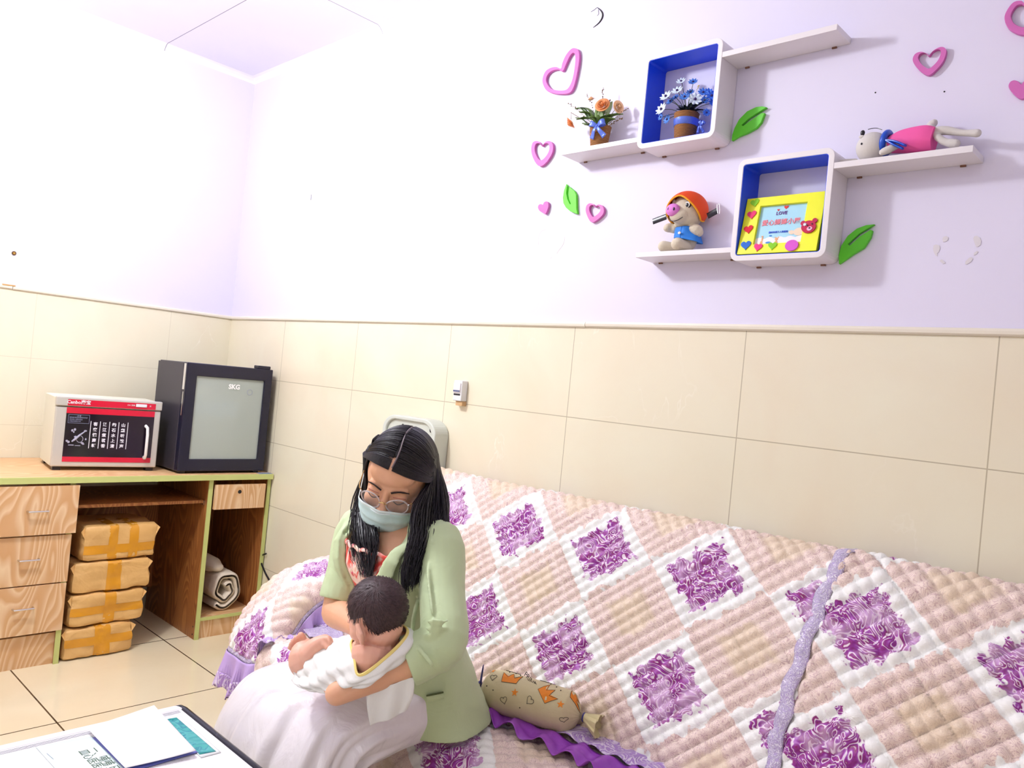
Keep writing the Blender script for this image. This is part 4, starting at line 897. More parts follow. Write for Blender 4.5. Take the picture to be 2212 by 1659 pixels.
def puff(u, v, s=.04, h=.0075, strong=.55):
    h *= 1.7
    a = (u+v)/s; b = (u-v)/s
    ca = abs(math.sin(PI*a)); cb = abs(math.sin(PI*b))
    wr = noise.noise(V((u*22, v*22, 3)))*.0022+noise.noise(V((u*55, v*55, 7)))*.0010
    return h*(ca**.45)*(strong+(1-strong)*cb**.42)+wr*ca
def quilt_sheet(mb, P, u0, u1, v0, v1, step, uo=0, vo=0, s=.04, h=.0078, strong=.28):
    nu, nv = int((u1-u0)/step), int((v1-v0)/step)
    def fn(a, b):
        u = u0+(u1-u0)*a; v = v0+(v1-v0)*b; e = .004
        p = P(u, v); du = P(u+e, v)-P(u-e, v); dv = P(u, v+e)-P(u, v-e); n = du.cross(dv)
        n = n.normalized() if n.length > 1e-12 else EZ
        if quilt_sheet.flip: n = -n
        edge = min(1, a*nu/3, (1-a)*nu/3, b*nv/3, (1-b)*nv/3)
        return p+n*(puff(u-uo, v-vo, s, h, strong)*max(edge, 0))
    mb.grid(fn, nu, nv, lambda a, b: (u0+(u1-u0)*a-uo, v0+(v1-v0)*b-vo)); return mb
quilt_sheet.flip = True
class Prof:
    def __init__(s, pts, n=400, v0_at=None):
        s.p = spline([V((0, a, b)) for a, b in pts], n); s.s = [0]
        for i in range(1, n): s.s.append(s.s[-1]+(s.p[i]-s.p[i-1]).length)
        s.off = 0
        if v0_at: q = V((0,)+v0_at); s.off = s.s[min(range(n), key=lambda i: (s.p[i]-q).length)]
    def __call__(s, v):
        v += s.off; import bisect
        if v <= 0: return s.p[0]+(s.p[0]-s.p[1]).normalized()*(-v)
        if v >= s.s[-1]: return s.p[-1]+(s.p[-1]-s.p[-2]).normalized()*(v-s.s[-1])
        i = bisect.bisect_left(s.s, v); i = max(1, i); k = (v-s.s[i-1])/max(1e-9, s.s[i]-s.s[i-1]); return s.p[i-1].lerp(s.p[i], k)
bp = Prof([(-.036, .80), (-.036, .90), (-.044, .932), (-.066, .952), (-.10, .957), (-.128, .946), (-.155, .915), (-.215, .80), (-.29, .66), (-.355, .53), (-.405, .44), (-.425, .428), (-.46, .428)], v0_at=(-.14, .93))
def backP(u, v):
    q = bp(v); sag = .007*math.sin(u*2.1+.5)+.004*noise.noise(V((u*3, v*3, 1))); bulge = .012*math.sin(PI*min(1, max(0, v/.55)))
    return V((u, q.y-bulge-sag*.4, q.z+bulge*.35+sag))
SEAM = 3.285
def seam_u(v): return 3.315-.0*v
kv0, kv1 = -bp.off+.02, .615
bc1 = thing('sofa_back_cover', (2.5, -.2, .428), 'quilted cover with purple flowers over the sofa back, left of the lace seam', 'sofa cover', 'quilted sofa covers')
mb = MB(); quilt_sheet(mb, backP, SFX0+.05, 3.312, kv0, kv1, .0048, uo=2.05, vo=.10); mb.build('quilted_panel', M['quilt'], bc1, angle=0, fix=False)
bc2 = thing('sofa_back_cover', (3.9, -.2, .428), 'quilted cover with purple flowers over the sofa back, right of the lace seam', 'sofa cover', 'quilted sofa covers')
mb = MB(); quilt_sheet(mb, lambda u, v: backP(u, v)+V((0, -.003, .002)), 3.300, SFX1, kv0, kv1, .0048, uo=3.40, vo=.12, s=.046, h=.0095, strong=.10); mb.build('quilted_panel', M['quilt'], bc2, angle=0, fix=False)
def lace_mat(name, base, thread, scale=60, rough=.5):
    t = NT(name); uv = t.coord('Object'); v = t.n('ShaderNodeTexVoronoi'); v.inputs['Scale'].default_value = scale; t.l(uv, v.inputs[0]); n = t.noise(uv, scale*.5, 2, 2)
    f = t.math('FRACT', t.math('MULTIPLY', n, 7)); f = t.ramp(f, [(0, (1, 1, 1, 1)), (.3, (.9, .9, .9, 1)), (.5, (0, 0, 0, 1)), (1, (0, 0, 0, 1))]); f2 = t.ramp(v.outputs[0], [(.1, (1, 1, 1, 1)), (.25, (0, 0, 0, 1))])
    m_ = t.math('MAXIMUM', f, f2); t.col(t.mix(m_, base, thread)); t.set(Roughness=rough); t.l(t.bump(m_, .8, .002), t.b.inputs['Normal']); return t.m
M['lace'] = lace_mat('silver lilac lace', '#b7a3cf', '#eee8f4', 130)
M['embro'] = lace_mat('embroidered lilac tulle', '#b692d2', '#eadcf0', 34)
M['lilac'] = simple('lilac tulle', '#c3a6e0', .45, bump=(40, .3, .003), var=.05); M['satin'] = simple('purple satin', '#a04ac0', .25, bump=(16, .5, .01), var=.1)
def band_(b, v):
    u = 3.306-.018*math.sin(v*5)+.0*v+.004*math.sin(v*60)+(b-.5)*(.032+.003*math.sin(v*95+b)); e = .004
    p = backP(u, v); n = (backP(u+e, v)-backP(u-e, v)).cross(backP(u, v+e)-backP(u, v-e)).normalized()*-1
    return p+n*(.0155+.0015*math.sin(v*130)-.004*abs(2*b-1))
nsgn = 1
mb = MB().grid(lambda a, b: band_(b, kv0+.1+(kv1-kv0-.1)*a), 160, 6); mb.build('lace_seam', M['lace'], bc2, solid=.0015, fix=False)

sp_ = Prof([(-.395, .424), (-.44, .428), (-.54, .434), (-.65, .434), (-.695, .425), (-.722, .39), (-.728, .33), (-.726, .22), (-.724, .12)])
def seatP(u, v):
    q = sp_(v); dip = -.010*math.exp(-((u-2.45)**2)/.05-((q.y+.62)**2)/.05); wv = .003*noise.noise(V((u*5, v*5, 9)))
    return V((u, q.y, q.z+dip+wv))
sc1 = thing('sofa_seat_cover', (3.0, -.6, .43), 'pale pink quilted cover lying on the sofa seat', 'sofa cover', 'quilted sofa covers')
quilt_sheet.flip = True
mb = MB(); quilt_sheet(mb, seatP, SFX0+.225, SFX1, 0, sp_.s[-1]-.02, .0052, uo=2.66, vo=.30, h=.006, strong=.25, s=.05); mb.build('quilted_panel', M['quilt'], sc1, angle=0, fix=False)
# arm cover
ap = Prof([(-.02, .598), (-.20, .610), (-.34, .607), (-.45, .596), (-.54, .570), (-.60, .532), (-.65, .475), (-.69, .405), (-.702, .345)])
AL = ap.s[-1]
XO, XI = 1.595, 1.835
def armP(u, v):
    # u: distance along the arm from the wall, v: across from the outer hem over the top to the inner seam
    q = ap(u); t0 = ap(u+.003)-ap(u-.003); nn = V((0, -t0.z, t0.y)); nn = nn.normalized() if nn.length > 0 else EZ
    if nn.z < 0: nn = -nn
    W = XI-XO; r = .045
    if v < 0: x = XO; dn = -v+r
    else:
        k = v/(W+2*r*.57); k = min(max(k, 0), 1); x = XO+W*(.5-.5*math.cos(PI*k)) if False else XO+W*k
        e = min(k, 1-k)*W; dn = r-math.sqrt(max(0, r*r-(r-min(e, r))**2)) if e < r else 0
    ext = max(0, v-(W+2*r*.57)); dn += ext if ext > 0 else 0
    crown = .012*math.sin(PI*min(1, max(0, (x-XO)/W)))
    p = V((x, q.y, q.z))-nn*dn+nn*crown
    return p
def armQ(u, v):
    p = armP(u, v)
    return p
ac = thing('sofa_arm_cover', (1.71, -.4, .45), 'quilted cover with lilac lace frill over the left sofa arm', 'sofa cover')
quilt_sheet.flip = False
vi = XI-XO+2*.045*.57-.012
mb = MB(); quilt_sheet(mb, armQ, .0, AL, -.16, vi+.02, .0050, uo=.44, vo=.17, s=.045, h=.007, strong=.3); mb.build('quilted_panel', M['quilt'], ac, angle=0, fix=False)
quilt_sheet.flip = False
seam = spline([armP(AL, -.16), armP(AL, -.05), armP(AL, .03), armP(AL, .13), armP(AL, .21)]+[armP(AL-.03, vi)]+[armP(u, vi+.02) for u in (AL-.10, AL-.2, AL-.3, AL-.42, .08)], 120)
def outdir(i):
    t_ = seam[min(i+1, 119)]-seam[max(i-1, 0)]; d = t_.cross(EZ); d.z = 0
    return d.normalized() if d.length > 1e-6 else EX
MB().tube([p+V((0, 0, .003))-outdir(i)*-.004 for i, p in enumerate(seam)], [(.0085, .003)]*120, 8, up=EZ).build('lace_trim', M['lace'], ac)
sgn = 1 if outdir(60).dot(EX) > 0 or outdir(20).dot(-EY) > 0 else -1
def frill(a, b):
    i = a*119; k = int(i); f = i-k; p = seam[k].lerp(seam[min(k+1, 119)], f); d = (outdir(k)*(1-f)+outdir(min(k+1, 119))*f)*sgn
    L = .125 if k < 58 else .125-.02*min(1, (k-58)/20)
    corner = math.exp(-((k-56)/9)**2)
    if p.x > 1.80 and p.z-L*b < .447: pass
    out = d*(.010+.022*b*math.sin(k*.55+1.2*math.sin(k*.13))+.012*b+corner*.02*b)
    q = p+out+V((0, 0, -L*b*(1+.08*math.sin(k*.4))+.012*b*abs(math.sin(k*.275))))
    if q.x > 1.83: q.z = max(q.z, .440+.004*math.sin(k))
    return q
mb = MB().grid(lambda a, b: frill(a, b*.62), 260, 10); mb.build('frill', M['lilac'], ac, solid=.0012, fix=False)
mb = MB().grid(lambda a, b: frill(a, .60+b*.40)+V((0, 0, .004*math.sin(a*300)*b)), 260, 8); mb.build('frill_embroidery', M['embro'], ac, solid=.0018, fix=False)
# hem frill of the back cover lying on the seat
def pxpath(pts, z): return spline([onz(x, y, z) for x, y in pts], 90)
I_ = pxpath([(1020, 1490), (1060, 1505), (1130, 1530), (1230, 1562), (1330, 1600), (1460, 1650), (1600, 1705), (1750, 1760)], .452)
M_ = pxpath([(1015, 1512), (1055, 1522), (1110, 1552), (1180, 1582), (1270, 1622), (1370, 1665), (1480, 1715), (1600, 1770)], .448)
O_ = pxpath([(985, 1535), (1030, 1548), (1085, 1578), (1150, 1612), (1225, 1648), (1310, 1690), (1400, 1740), (1500, 1800)], .444)
def surf2(A, B, a, b, amp, fr):
    i = a*89; k = int(i); f = i-k; k2 = min(k+1, 89); p = A[k].lerp(A[k2], f).lerp(B[k].lerp(B[k2], f), b)
    return p+V((0, 0, .004+amp*(.5+.5*math.sin(fr*a+2*math.sin(a*9)))*(.35+.65*b)))
hf = thing('back_cover_frill', O_[30], 'purple satin and lilac lace frill lying along the seat under the bolster', 'frill')
MB().grid(lambda a, b: surf2(I_, M_, a, b, .010, 70)+V((0, 0, .004)), 260, 8).build('lace_border', M['embro'], hf, solid=.0015, fix=False)
MB().grid(lambda a, b: surf2(M_, O_, a, b, .024, 62)+V((0, 0, .007*noise.noise(V((a*26, b*3, 4)))))+(O_[int(a*89)]-M_[int(a*89)])*(.22*b*noise.noise(V((a*18, 2, 2))))+V((0, 0, -.001)), 320, 12).build('satin_frill', M['satin'], hf, solid=.0012, fix=False)
# lace end lying on the seat behind the baby's feet
LS = [onz(x, y, .452) for x, y in ((655, 1362), (735, 1345), (745, 1395), (668, 1378))]
tag(MB().grid(lambda a, b: (LS[0]*(1-a)*(1-b)+LS[1]*a*(1-b)+LS[2]*a*b+LS[3]*(1-a)*b)+V((0, 0, .003+.003*math.sin(a*14)*b)), 40, 14).build('lace_runner', M['lace'], solid=.002, fix=False, origin=LS[0]), 'lilac lace end lying on the seat beside the arm frill', 'lace')

# bolster pillow with crown print
BA = onz(1046, 1483, .495); BBp = onz(1250, 1546, .497); BBp = BA+(BBp-BA)*1.0
bd = (BBp-BA); BL_ = bd.length; bd.normalize(); bs = bd.cross(EZ).normalized(); bu_ = bs.cross(bd).normalized()
rb = .0525
bo = thing('bolster_pillow', (BA+BBp)/2-EZ*rb, 'khaki bolster pillow printed with orange crowns and stars', 'pillow')
t = NT('khaki cotton'); g = t.coord(); t.col(t.mix(t.noise(t.mapping(g, (1, 1, 1)), 20, 3), '#c9b98f', '#d8cba4')); t.set(Roughness=.8); t.l(t.bump(t.noise(g, 22, 4, .5), .5, .006), t.b.inputs['Normal']); M['khaki'] = t.m
def bsurf(s, th, e=0):   # s along 0..1, th angle (0 = up, positive towards the camera)
    pr = [(-.02, .006), (0, .014), (.03, .030), (.09, rb*.93), (.2, rb), (.8, rb), (.91, rb*.95), (.97, .030), (1.0, .014), (1.02, .006)]
    k = s
    for (a, ra), (b, rb_) in zip(pr, pr[1:]):
        if a <= k <= b: r = ra+(rb_-ra)*(k-a)/(b-a); break
    else: r = .006
    r += .0016*math.cos(th*17)*max(0, (abs(k-.5)-.36)/.14)+e
    return BA+bd*(BL_*k)+bu_*(r*math.cos(th))-bs*(-r*math.sin(th))*(1)
sg = 1 if (bs.dot(CPOS-BA) > 0) else -1
def bS(s, th, e=0): return bsurf(s, th*sg, e)
mb = MB(); mb.loft([[bS(-.02+1.04*i/70, 2*PI*j/48) for j in range(48)] for i in range(71)]); mb.build('case', M['khaki'], bo, angle=0)
def knot(s0, d, sg2):
    mb = MB(); c = BA+bd*(BL_*s0)
    mb.grid(lambda a, b: c+d*(.012+.040*a)+bu_*((.010+.016*a)*math.cos(2*PI*b)+.003*math.cos(b*44)*a-.012*a)+bs*((.010+.022*a)*math.sin(2*PI*b)+.003*math.sin(b*50)*a), 10, 40)
    mb.build('tied_end', simple('striped cotton end', '#d8cc9a', .8, bump=(60, .6, .003), var=.3) if 'striped cotton end' not in bpy.data.materials else bpy.data.materials['striped cotton end'], bo, solid=.001)
    MB().tube([c+d*.010+bu_*(.0085*math.cos(a))+bs*(.0085*math.sin(a)) for a in [i*PI/8 for i in range(16)]], .003, 8, closed_path=True).build('tie', simple('navy cord', '#3a3a78', .5) if 'navy cord' not in bpy.data.materials else bpy.data.materials['navy cord'], bo)
knot(1.015, bd, 1); knot(-.015, -bd, 1)
MB().tube(spline([BA-bd*.012+bu_*.006, BA-bd*.010+bu_*.03, BA-bd*.008+bu_*.055], 6), [.003, .0028, .0026, .0024, .002, .001], 8).build('drawstring', bpy.data.materials['navy cord'], bo)
M['orange'] = simple('orange print', '#e8861c', .7); M['inkb'] = simple('dark print', '#3c3430', .7)
def onb(pts, s0, th0, sc_, rot, e=.0009):
    out = []
    for x, y in pts:
        X = x*math.cos(rot)-y*math.sin(rot); Y = x*math.sin(rot)+y*math.cos(rot); out.append(bS(s0+X*sc_/BL_, th0-Y*sc_/rb, e))
    return out
def motif(pts, s0, th0, sc_, rot, mt, nm, fill=True):
    m_ = []
    for i in range(len(pts)):
        a, b = pts[i], pts[(i+1) % len(pts)]; m_ += [a, ((a[0]+b[0])/2, (a[1]+b[1])/2)]
    if fill:
        top_ = onb(m_, s0, th0, sc_, rot); c = bS(s0, th0, .0012); mb = MB(); n = len(top_)
        mb.add(top_+[bS(s0, th0-.15*sc_/rb*0, .0010)], [(i, (i+1) % n, n) for i in range(n)]); mb.build(nm, mt, bo, smooth=False, solid=.0004)
    if not fill or nm == 'crown': MB().tube(onb(m_, s0, th0, sc_, rot, .0011), .00055, 5, closed_path=True).build(nm+'_outline', M['inkb'], bo)
crown = [(-.5, -.35), (.45, -.35), (.62, .42), (.2, .05), (0, .5), (-.22, .05), (-.62, .42)]
star = [((.5 if i % 2 == 0 else .2)*math.sin(PI*i/5), (.5 if i % 2 == 0 else .2)*math.cos(PI*i/5)) for i in range(10)]
hrt = [(x*.5, y*.5) for x, y in [(p[0], p[1]) for p in heart2d(0, 0, 1, 0, 18)]]
for (s0, th, sc_, rt_) in ((.32, .38, .042, .15), (.72, .62, .044, -.75), (.95, .0, .032, -1.3), (.25, -.65, .040, .3), (.62, -.65, .04, .4)): motif(crown, s0, th, sc_, rt_, M['orange'], 'crown')
for (s0, th, sc_) in ((.09, .15, .018), (.42, 1.02, .020), (.88, .92, .020)): motif(star, s0, th, sc_, .2, M['orange'], 'star')
for (s0, th, sc_, rt_) in ((.15, .62, .020, .2), (.585, 1.18, .022, -.6), (.33, 1.5, .020, .4), (.93, 1.6, .018, .1)): motif(hrt, s0, th, sc_, rt_, M['inkb'], 'heart', False)
for (s0, th) in ((.25, -.12), (.31, -.2), (.37, -.1), (.69, -.1), (.76, .02), (.82, .2), (.55, .15), (.2, 1.2), (.12, 1.1), (.5, 1.6)): MB().ell(bS(s0, th, .0006), .0016, nu=8, nv=6).build('dot', M['inkb'], bo)
text('PRINCE', .0165, bS(.515, .2, .0012), (bd*.72-bu_*.35+bs*sg*.25).normalized(), (bu_*.85+bd*.35-bs*sg*.25).normalized(), (bu_*.93+bs*sg*.3).normalized(), M['inkb'], bo)
# ------------------------------------------------------------------ seated woman
def skin_mat(name, base, dark, sub=.12):
    t = NT(name); g = t.coord(); n = t.noise(g, 24, 4); t.col(t.mix(t.math('MULTIPLY', n, .5), base, dark)); t.set(Roughness=.45)
    t.b.inputs['Subsurface Weight'].default_value = sub; t.b.inputs['Subsurface Radius'].default_value = (.012, .005, .003); t.b.inputs['Subsurface Scale'].default_value = .6
    t.l(t.bump(t.noise(g, 260, 2), .08, .001), t.b.inputs['Normal']); return t.m
M['skin'] = skin_mat('skin', '#eab592', '#d99a78'); M['bskin'] = skin_mat('baby skin', '#f0bba4', '#dd9a80')
def hair_mat(name, c1, c2, axis_scale=(240, 240, 18)):
    t = NT(name); g = t.coord(); n = t.noise(t.mapping(g, axis_scale), 1, 2); t.col(t.mix(n, c1, c2)); t.set(Roughness=.40 if 'baby' not in name else .55); t.b.inputs['Specular IOR Level'].default_value = .42
    t.l(t.bump(n, .35, .002), t.b.inputs['Normal']); return t.m
M['hair'] = hair_mat('black hair', '#07060c', '#1c1620'); M['bhair'] = hair_mat('baby dark hair', '#201519', '#52393c', (190, 190, 190))
TR = [(.44, 2.512, -.652, .168, .142), (.50, 2.512, -.667, .160, .130), (.56, 2.51, -.682, .150, .115), (.64, 2.51, -.703, .126, .100), (.74, 2.512, -.738, .130, .103), (.82, 2.508, -.768, .142, .108), (.87, 2.505, -.776, .148, .094), (.905, 2.50, -.770, .128, .072), (.932, 2.497, -.762, .072, .055)]
def torso(z, th, e=0):
    z_ = min(max(z, TR[0][0]), TR[-1][0]); P_ = [V(r[1:4]) for r in TR]
    for i in range(len(TR)-1):
        if TR[i][0] <= z_ <= TR[i+1][0]: k = (z_-TR[i][0])/(TR[i+1][0]-TR[i][0]); k = k*k*(3-2*k)*.5+k*.5; r = [TR[i][j]*(1-k)+TR[i+1][j]*k for j in range(5)]; break
    return V((r[1]+(r[3]+e)*math.sin(th), r[2]-(r[4]+e)*math.cos(th), z))
wm = thing('person', (2.50, -.66, .44), 'seated woman in mint green blazer and white satin skirt, masked, looking down at the baby', 'person')
HC = at(861, 1026, 1.87)
F0 = (-RT*.22-UP*.50-FW*.84).normalized()
R0 = (RT*.955-UP*.215); R0 = (R0-F0*R0.dot(F0)).normalized(); U0 = F0.cross(R0).normalized()
if U0.dot(UP) < 0: U0 = -U0
def hp(r, u, f): return HC+R0*r+U0*u+F0*f
HA = (R0, F0, U0)
lsh, rsh = at(950, 1180, 1.80), at(775, 1148, 1.99)
lel, lwr = at(952, 1396, 1.65), at(728, 1498, 1.60)
rel, rwr = at(727, 1322, 1.93), at(772, 1352, 1.77)
def hand(mb, wrist, d, n, side, curl, size=.88, spread=.0, thumb=1):
    d = V(d).normalized(); n = V(n); n = (n-d*n.dot(d)).normalized(); s = d.cross(n).normalized()*side; k = size
    mb.tube([wrist-d*.01*k, wrist+d*.02*k, wrist+d*.055*k+n*.002, wrist+d*.082*k+n*.004], [(.014*k, .025*k), (.0145*k, .032*k), (.013*k, .038*k), (.010*k, .037*k)], 16, up=n, round_ends=True)
    for off, L, r in ((-.029, .058, .0072), (-.010, .070, .0082), (.009, .076, .0084), (.028, .068, .0082)):
        p = wrist+d*.080*k+s*off*k; pts = [p-d*.012*k]; a = 0; q = p
        for seg, fr_ in ((.45, 1), (.32, 1.1), (.23, .8)):
            a += curl*fr_; dd = d*math.cos(a)+n*math.sin(a)+s*off*spread; pts += [q+dd.normalized()*(L*seg*k*.5), q+dd.normalized()*(L*seg*k)]; q = pts[-1]
        mb.tube(pts, [r*k*(1-.04*i) for i in range(len(pts))], 10, round_ends=True)
    tb = wrist+d*.022*k+s*.028*k*thumb; td = (d*.75+s*.75*thumb+n*.35).normalized(); mb.tube([tb-td*.01*k, tb+td*.022*k, tb+(td+n*.25)*.045*k, tb+(td+n*.5)*.062*k], [.0115*k, .0105*k, .0092*k, .0078*k], 10, round_ends=True)
    return mb
mb = MB()
mb.ell(hp(0, .012, -.008), (.074, .092, .088), HA, 32, 20); mb.ell(hp(0, -.030, .026), (.062, .064, .078), HA, 28, 18); mb.ell(hp(0, -.088, .052), (.030, .028, .024), HA, 20, 12)
mb.ell(hp(0, .050, .052), (.056, .036, .040), HA, 20, 12)
for s_ in (-1, 1):
    mb.ell(hp(.036*s_, -.035, .058), (.024, .024, .024), HA, 16, 10)                       # cheeks
    mb.ell(hp(.031*s_, .002, .074), (.0165, .0125, .0125), HA, 16, 10)                    # lowered eyelids
    mb.tube([hp(.014*s_, .021, .080), hp(.032*s_, .026, .078), hp(.042*s_, .020, .070)], .0062, 8, round_ends=True)
    mb.tube([hp(.072*s_, .012, -.006), hp(.079*s_, .018, -.014), hp(.081*s_, 0, -.016), hp(.075*s_, -.022, -.006)], [.006, .007, .007, .005], 8, round_ends=True)
mb.tube([hp(0, .012, .084), hp(0, -.010, .094), hp(0, -.028, .104)], [.0075, .0085, .0125], 10, round_ends=True)
for s_ in (-1, 1): mb.ell(hp(.010*s_, -.032, .094), (.007, .008, .006), HA, 10, 8)
mb.tube([hp(-.018, -.058, .082), hp(0, -.056, .088), hp(.018, -.058, .082)], .0055, 8, round_ends=True); mb.tube([hp(-.014, -.066, .080), hp(0, -.067, .085), hp(.014, -.066, .080)], .0055, 8, round_ends=True)
nb_ = V((2.500, -.762, .905)); mb.tube(spline([nb_-EZ*.03, nb_+V((0, 0, .015)), hp(0, -.075, -.012), hp(0, -.03, -.02)], 10), [.062, .055, .050, .047, .046, .045, .046, .048, .05, .05], 18)
mb.loft([[torso(z, 2*PI*j/36, -.008) for j in range(36)] for z in [.46+.47*i/20 for i in range(21)]])
mb.tube(spline([V((2.57, -.765, .888)), lsh, lsh.lerp(lel, .5), lel], 12), [.050, .052, .052, .050, .048, .046, .045, .043, .041, .040, .039, .038], 16, round_ends=True)
mb.tube(spline([lel, lel.lerp(lwr, .3), lel.lerp(lwr, .7), lwr], 10), [(.040), .0415, .041, .039, .0365, .034, .031, .028, .026, .0245], 16, round_ends=True)
mb.tube(spline([V((2.43, -.77, .888)), rsh, rsh.lerp(rel, .5), rel], 12), [.050, .052, .050, .048, .046, .045, .044, .043, .041, .040, .038, .037], 16, round_ends=True)
mb.tube(spline([rel, rel.lerp(rwr, .4), rwr], 8), [.037, .0375, .036, .034, .031, .028, .026, .0245], 16, round_ends=True)
hand(mb, lwr, at(662, 1478, 1.82)-lwr, EZ+RT*.3, 1, .15, .70); hand(mb, rwr, at(835, 1385, 1.70)-rwr, -FW+UP*.2, -1, .35)
lhip, rhip = V((2.585, -.665, .500)), V((2.435, -.665, .500)); lkn, rkn = V((2.545, -.925, .478)), V((2.305, -.925, .478))
for h, k, ft in ((lhip, lkn, V((2.56, -.99, .05))), (rhip, rkn, V((2.30, -.98, .05)))):
    mb.tube(spline([h, h.lerp(k, .5), k], 8), [.066, .064, .062, .059, .055, .051, .047, .045], 18, round_ends=True); mb.tube(spline([k, k.lerp(ft, .35), ft], 10), [.044, .043, .045, .045, .043, .040, .036, .032, .029, .028], 16, round_ends=True)
    mb.tube([ft+V((0, .03, -.012)), ft+V((0, -.03, -.018)), ft+V((0, -.10, -.028))], [(.030, .028), (.028, .034), (.015, .034)], 14, up=EZ, round_ends=True)
mb.build('body', M['skin'], wm, fuse=.0033, smooth_it=3)
# brows, lashes, glasses, mask
M['brow'] = simple('dark brown brow', '#2c1a18', .7)
for s_ in (-1, 1):
    MB().tube(spline([hp(.012*s_, .020, .0895), hp(.030*s_, .028, .0875), hp(.050*s_, .019, .073)], 8), [(.0028, .0012)]*3+[(.0025, .001)]*3+[(.0015, .0008)]*2, 8, up=U0).build('eyebrow', M['brow'], wm)
    MB().tube(spline([hp(.016*s_, -.0035, .0855), hp(.031*s_, -.0085, .0885), hp(.047*s_, -.002, .0795)], 10), .0013, 6).build('eyelash', M['brow'], wm)
    MB().tube(spline([hp(.017*s_, .006, .0860), hp(.031*s_, .0095, .0880), hp(.045*s_, .006, .0795)], 8), .0006, 6).build('eyelid_crease', simple('lid shade', '#a04a50', .6), wm)
gl = MB(); M['gold'] = simple('pale gold metal', '#d8b878', .25, 1); t = NT('clear lens frame'); t.set(Roughness=.08, IOR=1.45); t.b.inputs['Base Color'].default_value = hx('#f0e4e4'); t.b.inputs['Transmission Weight'].default_value = .5; M['clearf'] = t.m
t = NT('spectacle lens'); t.b.inputs['Base Color'].default_value = (1, .9, .94, 1); t.set(Roughness=.02, IOR=1.45, Alpha=.06); M['lens'] = t.m
gls = MB().tube([hp(-.008, -.002, .106), hp(0, .003, .108), hp(.008, -.002, .106)], .0017, 8, round_ends=True).build('glasses', M['gold'], wm)
for s_ in (-1, 1):
    cx = .032*s_; yaw = .16*s_
    def gp(a, k=1, o=0): return hp(cx+.0245*k*math.cos(a), -.006+(.0205*math.sin(a)+.0015*math.sin(2*a))*k, .104-.010*(abs(cx+.0245*math.cos(a))/.05)**2+o)
    MB().tube([gp(2*PI*i/32) for i in range(32)], .0017, 8, closed_path=True).build('rim', M['clearf'], gls)
    MB().loft([[gp(2*PI*i/32, .97, .0004) for i in range(32)], [gp(2*PI*i/32, .97, -.0004) for i in range(32)]]).build('lens', M['lens'], gls)
    MB().tube(spline([hp(.056*s_, .004, .092), hp(.068*s_, .006, .078), hp(.076*s_, .008, .03), hp(.079*s_, .008, -.01), hp(.076*s_, -.01, -.02)], 12), .0013, 8).build('temple', M['gold'], gls)
    MB().ell(hp(.0575*s_, .005, .094), .0028, nu=10, nv=8).build('hinge', M['chrome'], gls)
def maskp(a, b, e=0):   # a -1..1 across, b 0 top .. 1 chin
    th = a*1.16; wd = .073-.016*b*b; u = -.016-.104*b+(.012*math.cos(a*2.2)-.006)*(1-b); f = .056+.066*math.cos(th)*(1-.28*b**2.2)-.008*b-.022*abs(math.sin(th))*0
    if b > .8: f -= (b-.8)*.05
    f += .0018*math.sin(b*PI*7)*math.cos(a*1.3)+.0015*noise.noise(V((a*3, b*4, 2)))
    nose = .008*math.exp(-(a/.22)**2)*math.exp(-((b-.12)/.25)**2); return hp(wd*math.sin(th)*1.0, u, f+nose+e-.006)
M['maskm'] = simple('aqua surgical mask', '#d2f1f5', .7, bump=(120, .15, .001), var=.04); M['maskw'] = simple('white mask edge', '#e2f0f2', .7)
mk = MB().grid(lambda a, b: maskp(a*2-1, b), 48, 40).build('face_mask', M['maskm'], wm, solid=.0016)
MB().tube([maskp(-1+2*i/30, 0.02, .0012) for i in range(31)], [(.0038, .0010)]*31, 8, up=U0).build('mask_rim', M['maskw'], mk)
MB().tube([maskp(-.28+.56*i/10, .05, .0022) for i in range(11)], .0012, 6).build('nose_wire', M['maskw'], mk)
for s_ in (-1, 1): MB().tube(spline([maskp(s_, .04), hp(.078*s_, -.005, .02), hp(.083*s_, .0, -.012), hp(.078*s_, -.05, .0), maskp(s_, .9)], 16), .0012, 6).build('ear_loop', M['maskw'], mk)
# hair
Ch = hp(0, .0105, -.0115)
def hdir(th, ph, s_): return (U0*math.cos(th)+F0*math.sin(th))*math.cos(ph)+R0*(s_*math.sin(ph))
def skull(d, e=0):
    r = V((.0815+e, .1015+e, .0978+e)); x, y, z = d.dot(R0), d.dot(F0), d.dot(U0); return Ch+R0*(x*r.x)+F0*(y*r.y)+U0*(z*r.z)
mb = MB(); rows = 40; colsn = 64; vs = {}; fs = []; L_ = []
for i in range(rows+1):
    for j in range(colsn):
        t_ = PI*i/rows; p_ = 2*PI*j/colsn; d = U0*math.cos(t_)+(F0*math.cos(p_)+R0*math.sin(p_))*math.sin(t_); L_.append((skull(d), d))
for i in range(rows):
    for j in range(colsn):
        q = (i*colsn+j, i*colsn+(j+1) % colsn, (i+1)*colsn+(j+1) % colsn, (i+1)*colsn+j); dm = sum((L_[k][1] for k in q), V())/4; f_, u_, r_ = dm.dot(F0), dm.dot(U0), abs(dm.dot(R0))
        if (f_ > .36 and u_ < .80-.22*r_): continue
        if u_ < -.55 and f_ > .0: continue
        fs.append(q)
mb.add([a for a, _ in L_], fs); hr_ = mb.build('hair', M['hair'], wm, solid=.004)
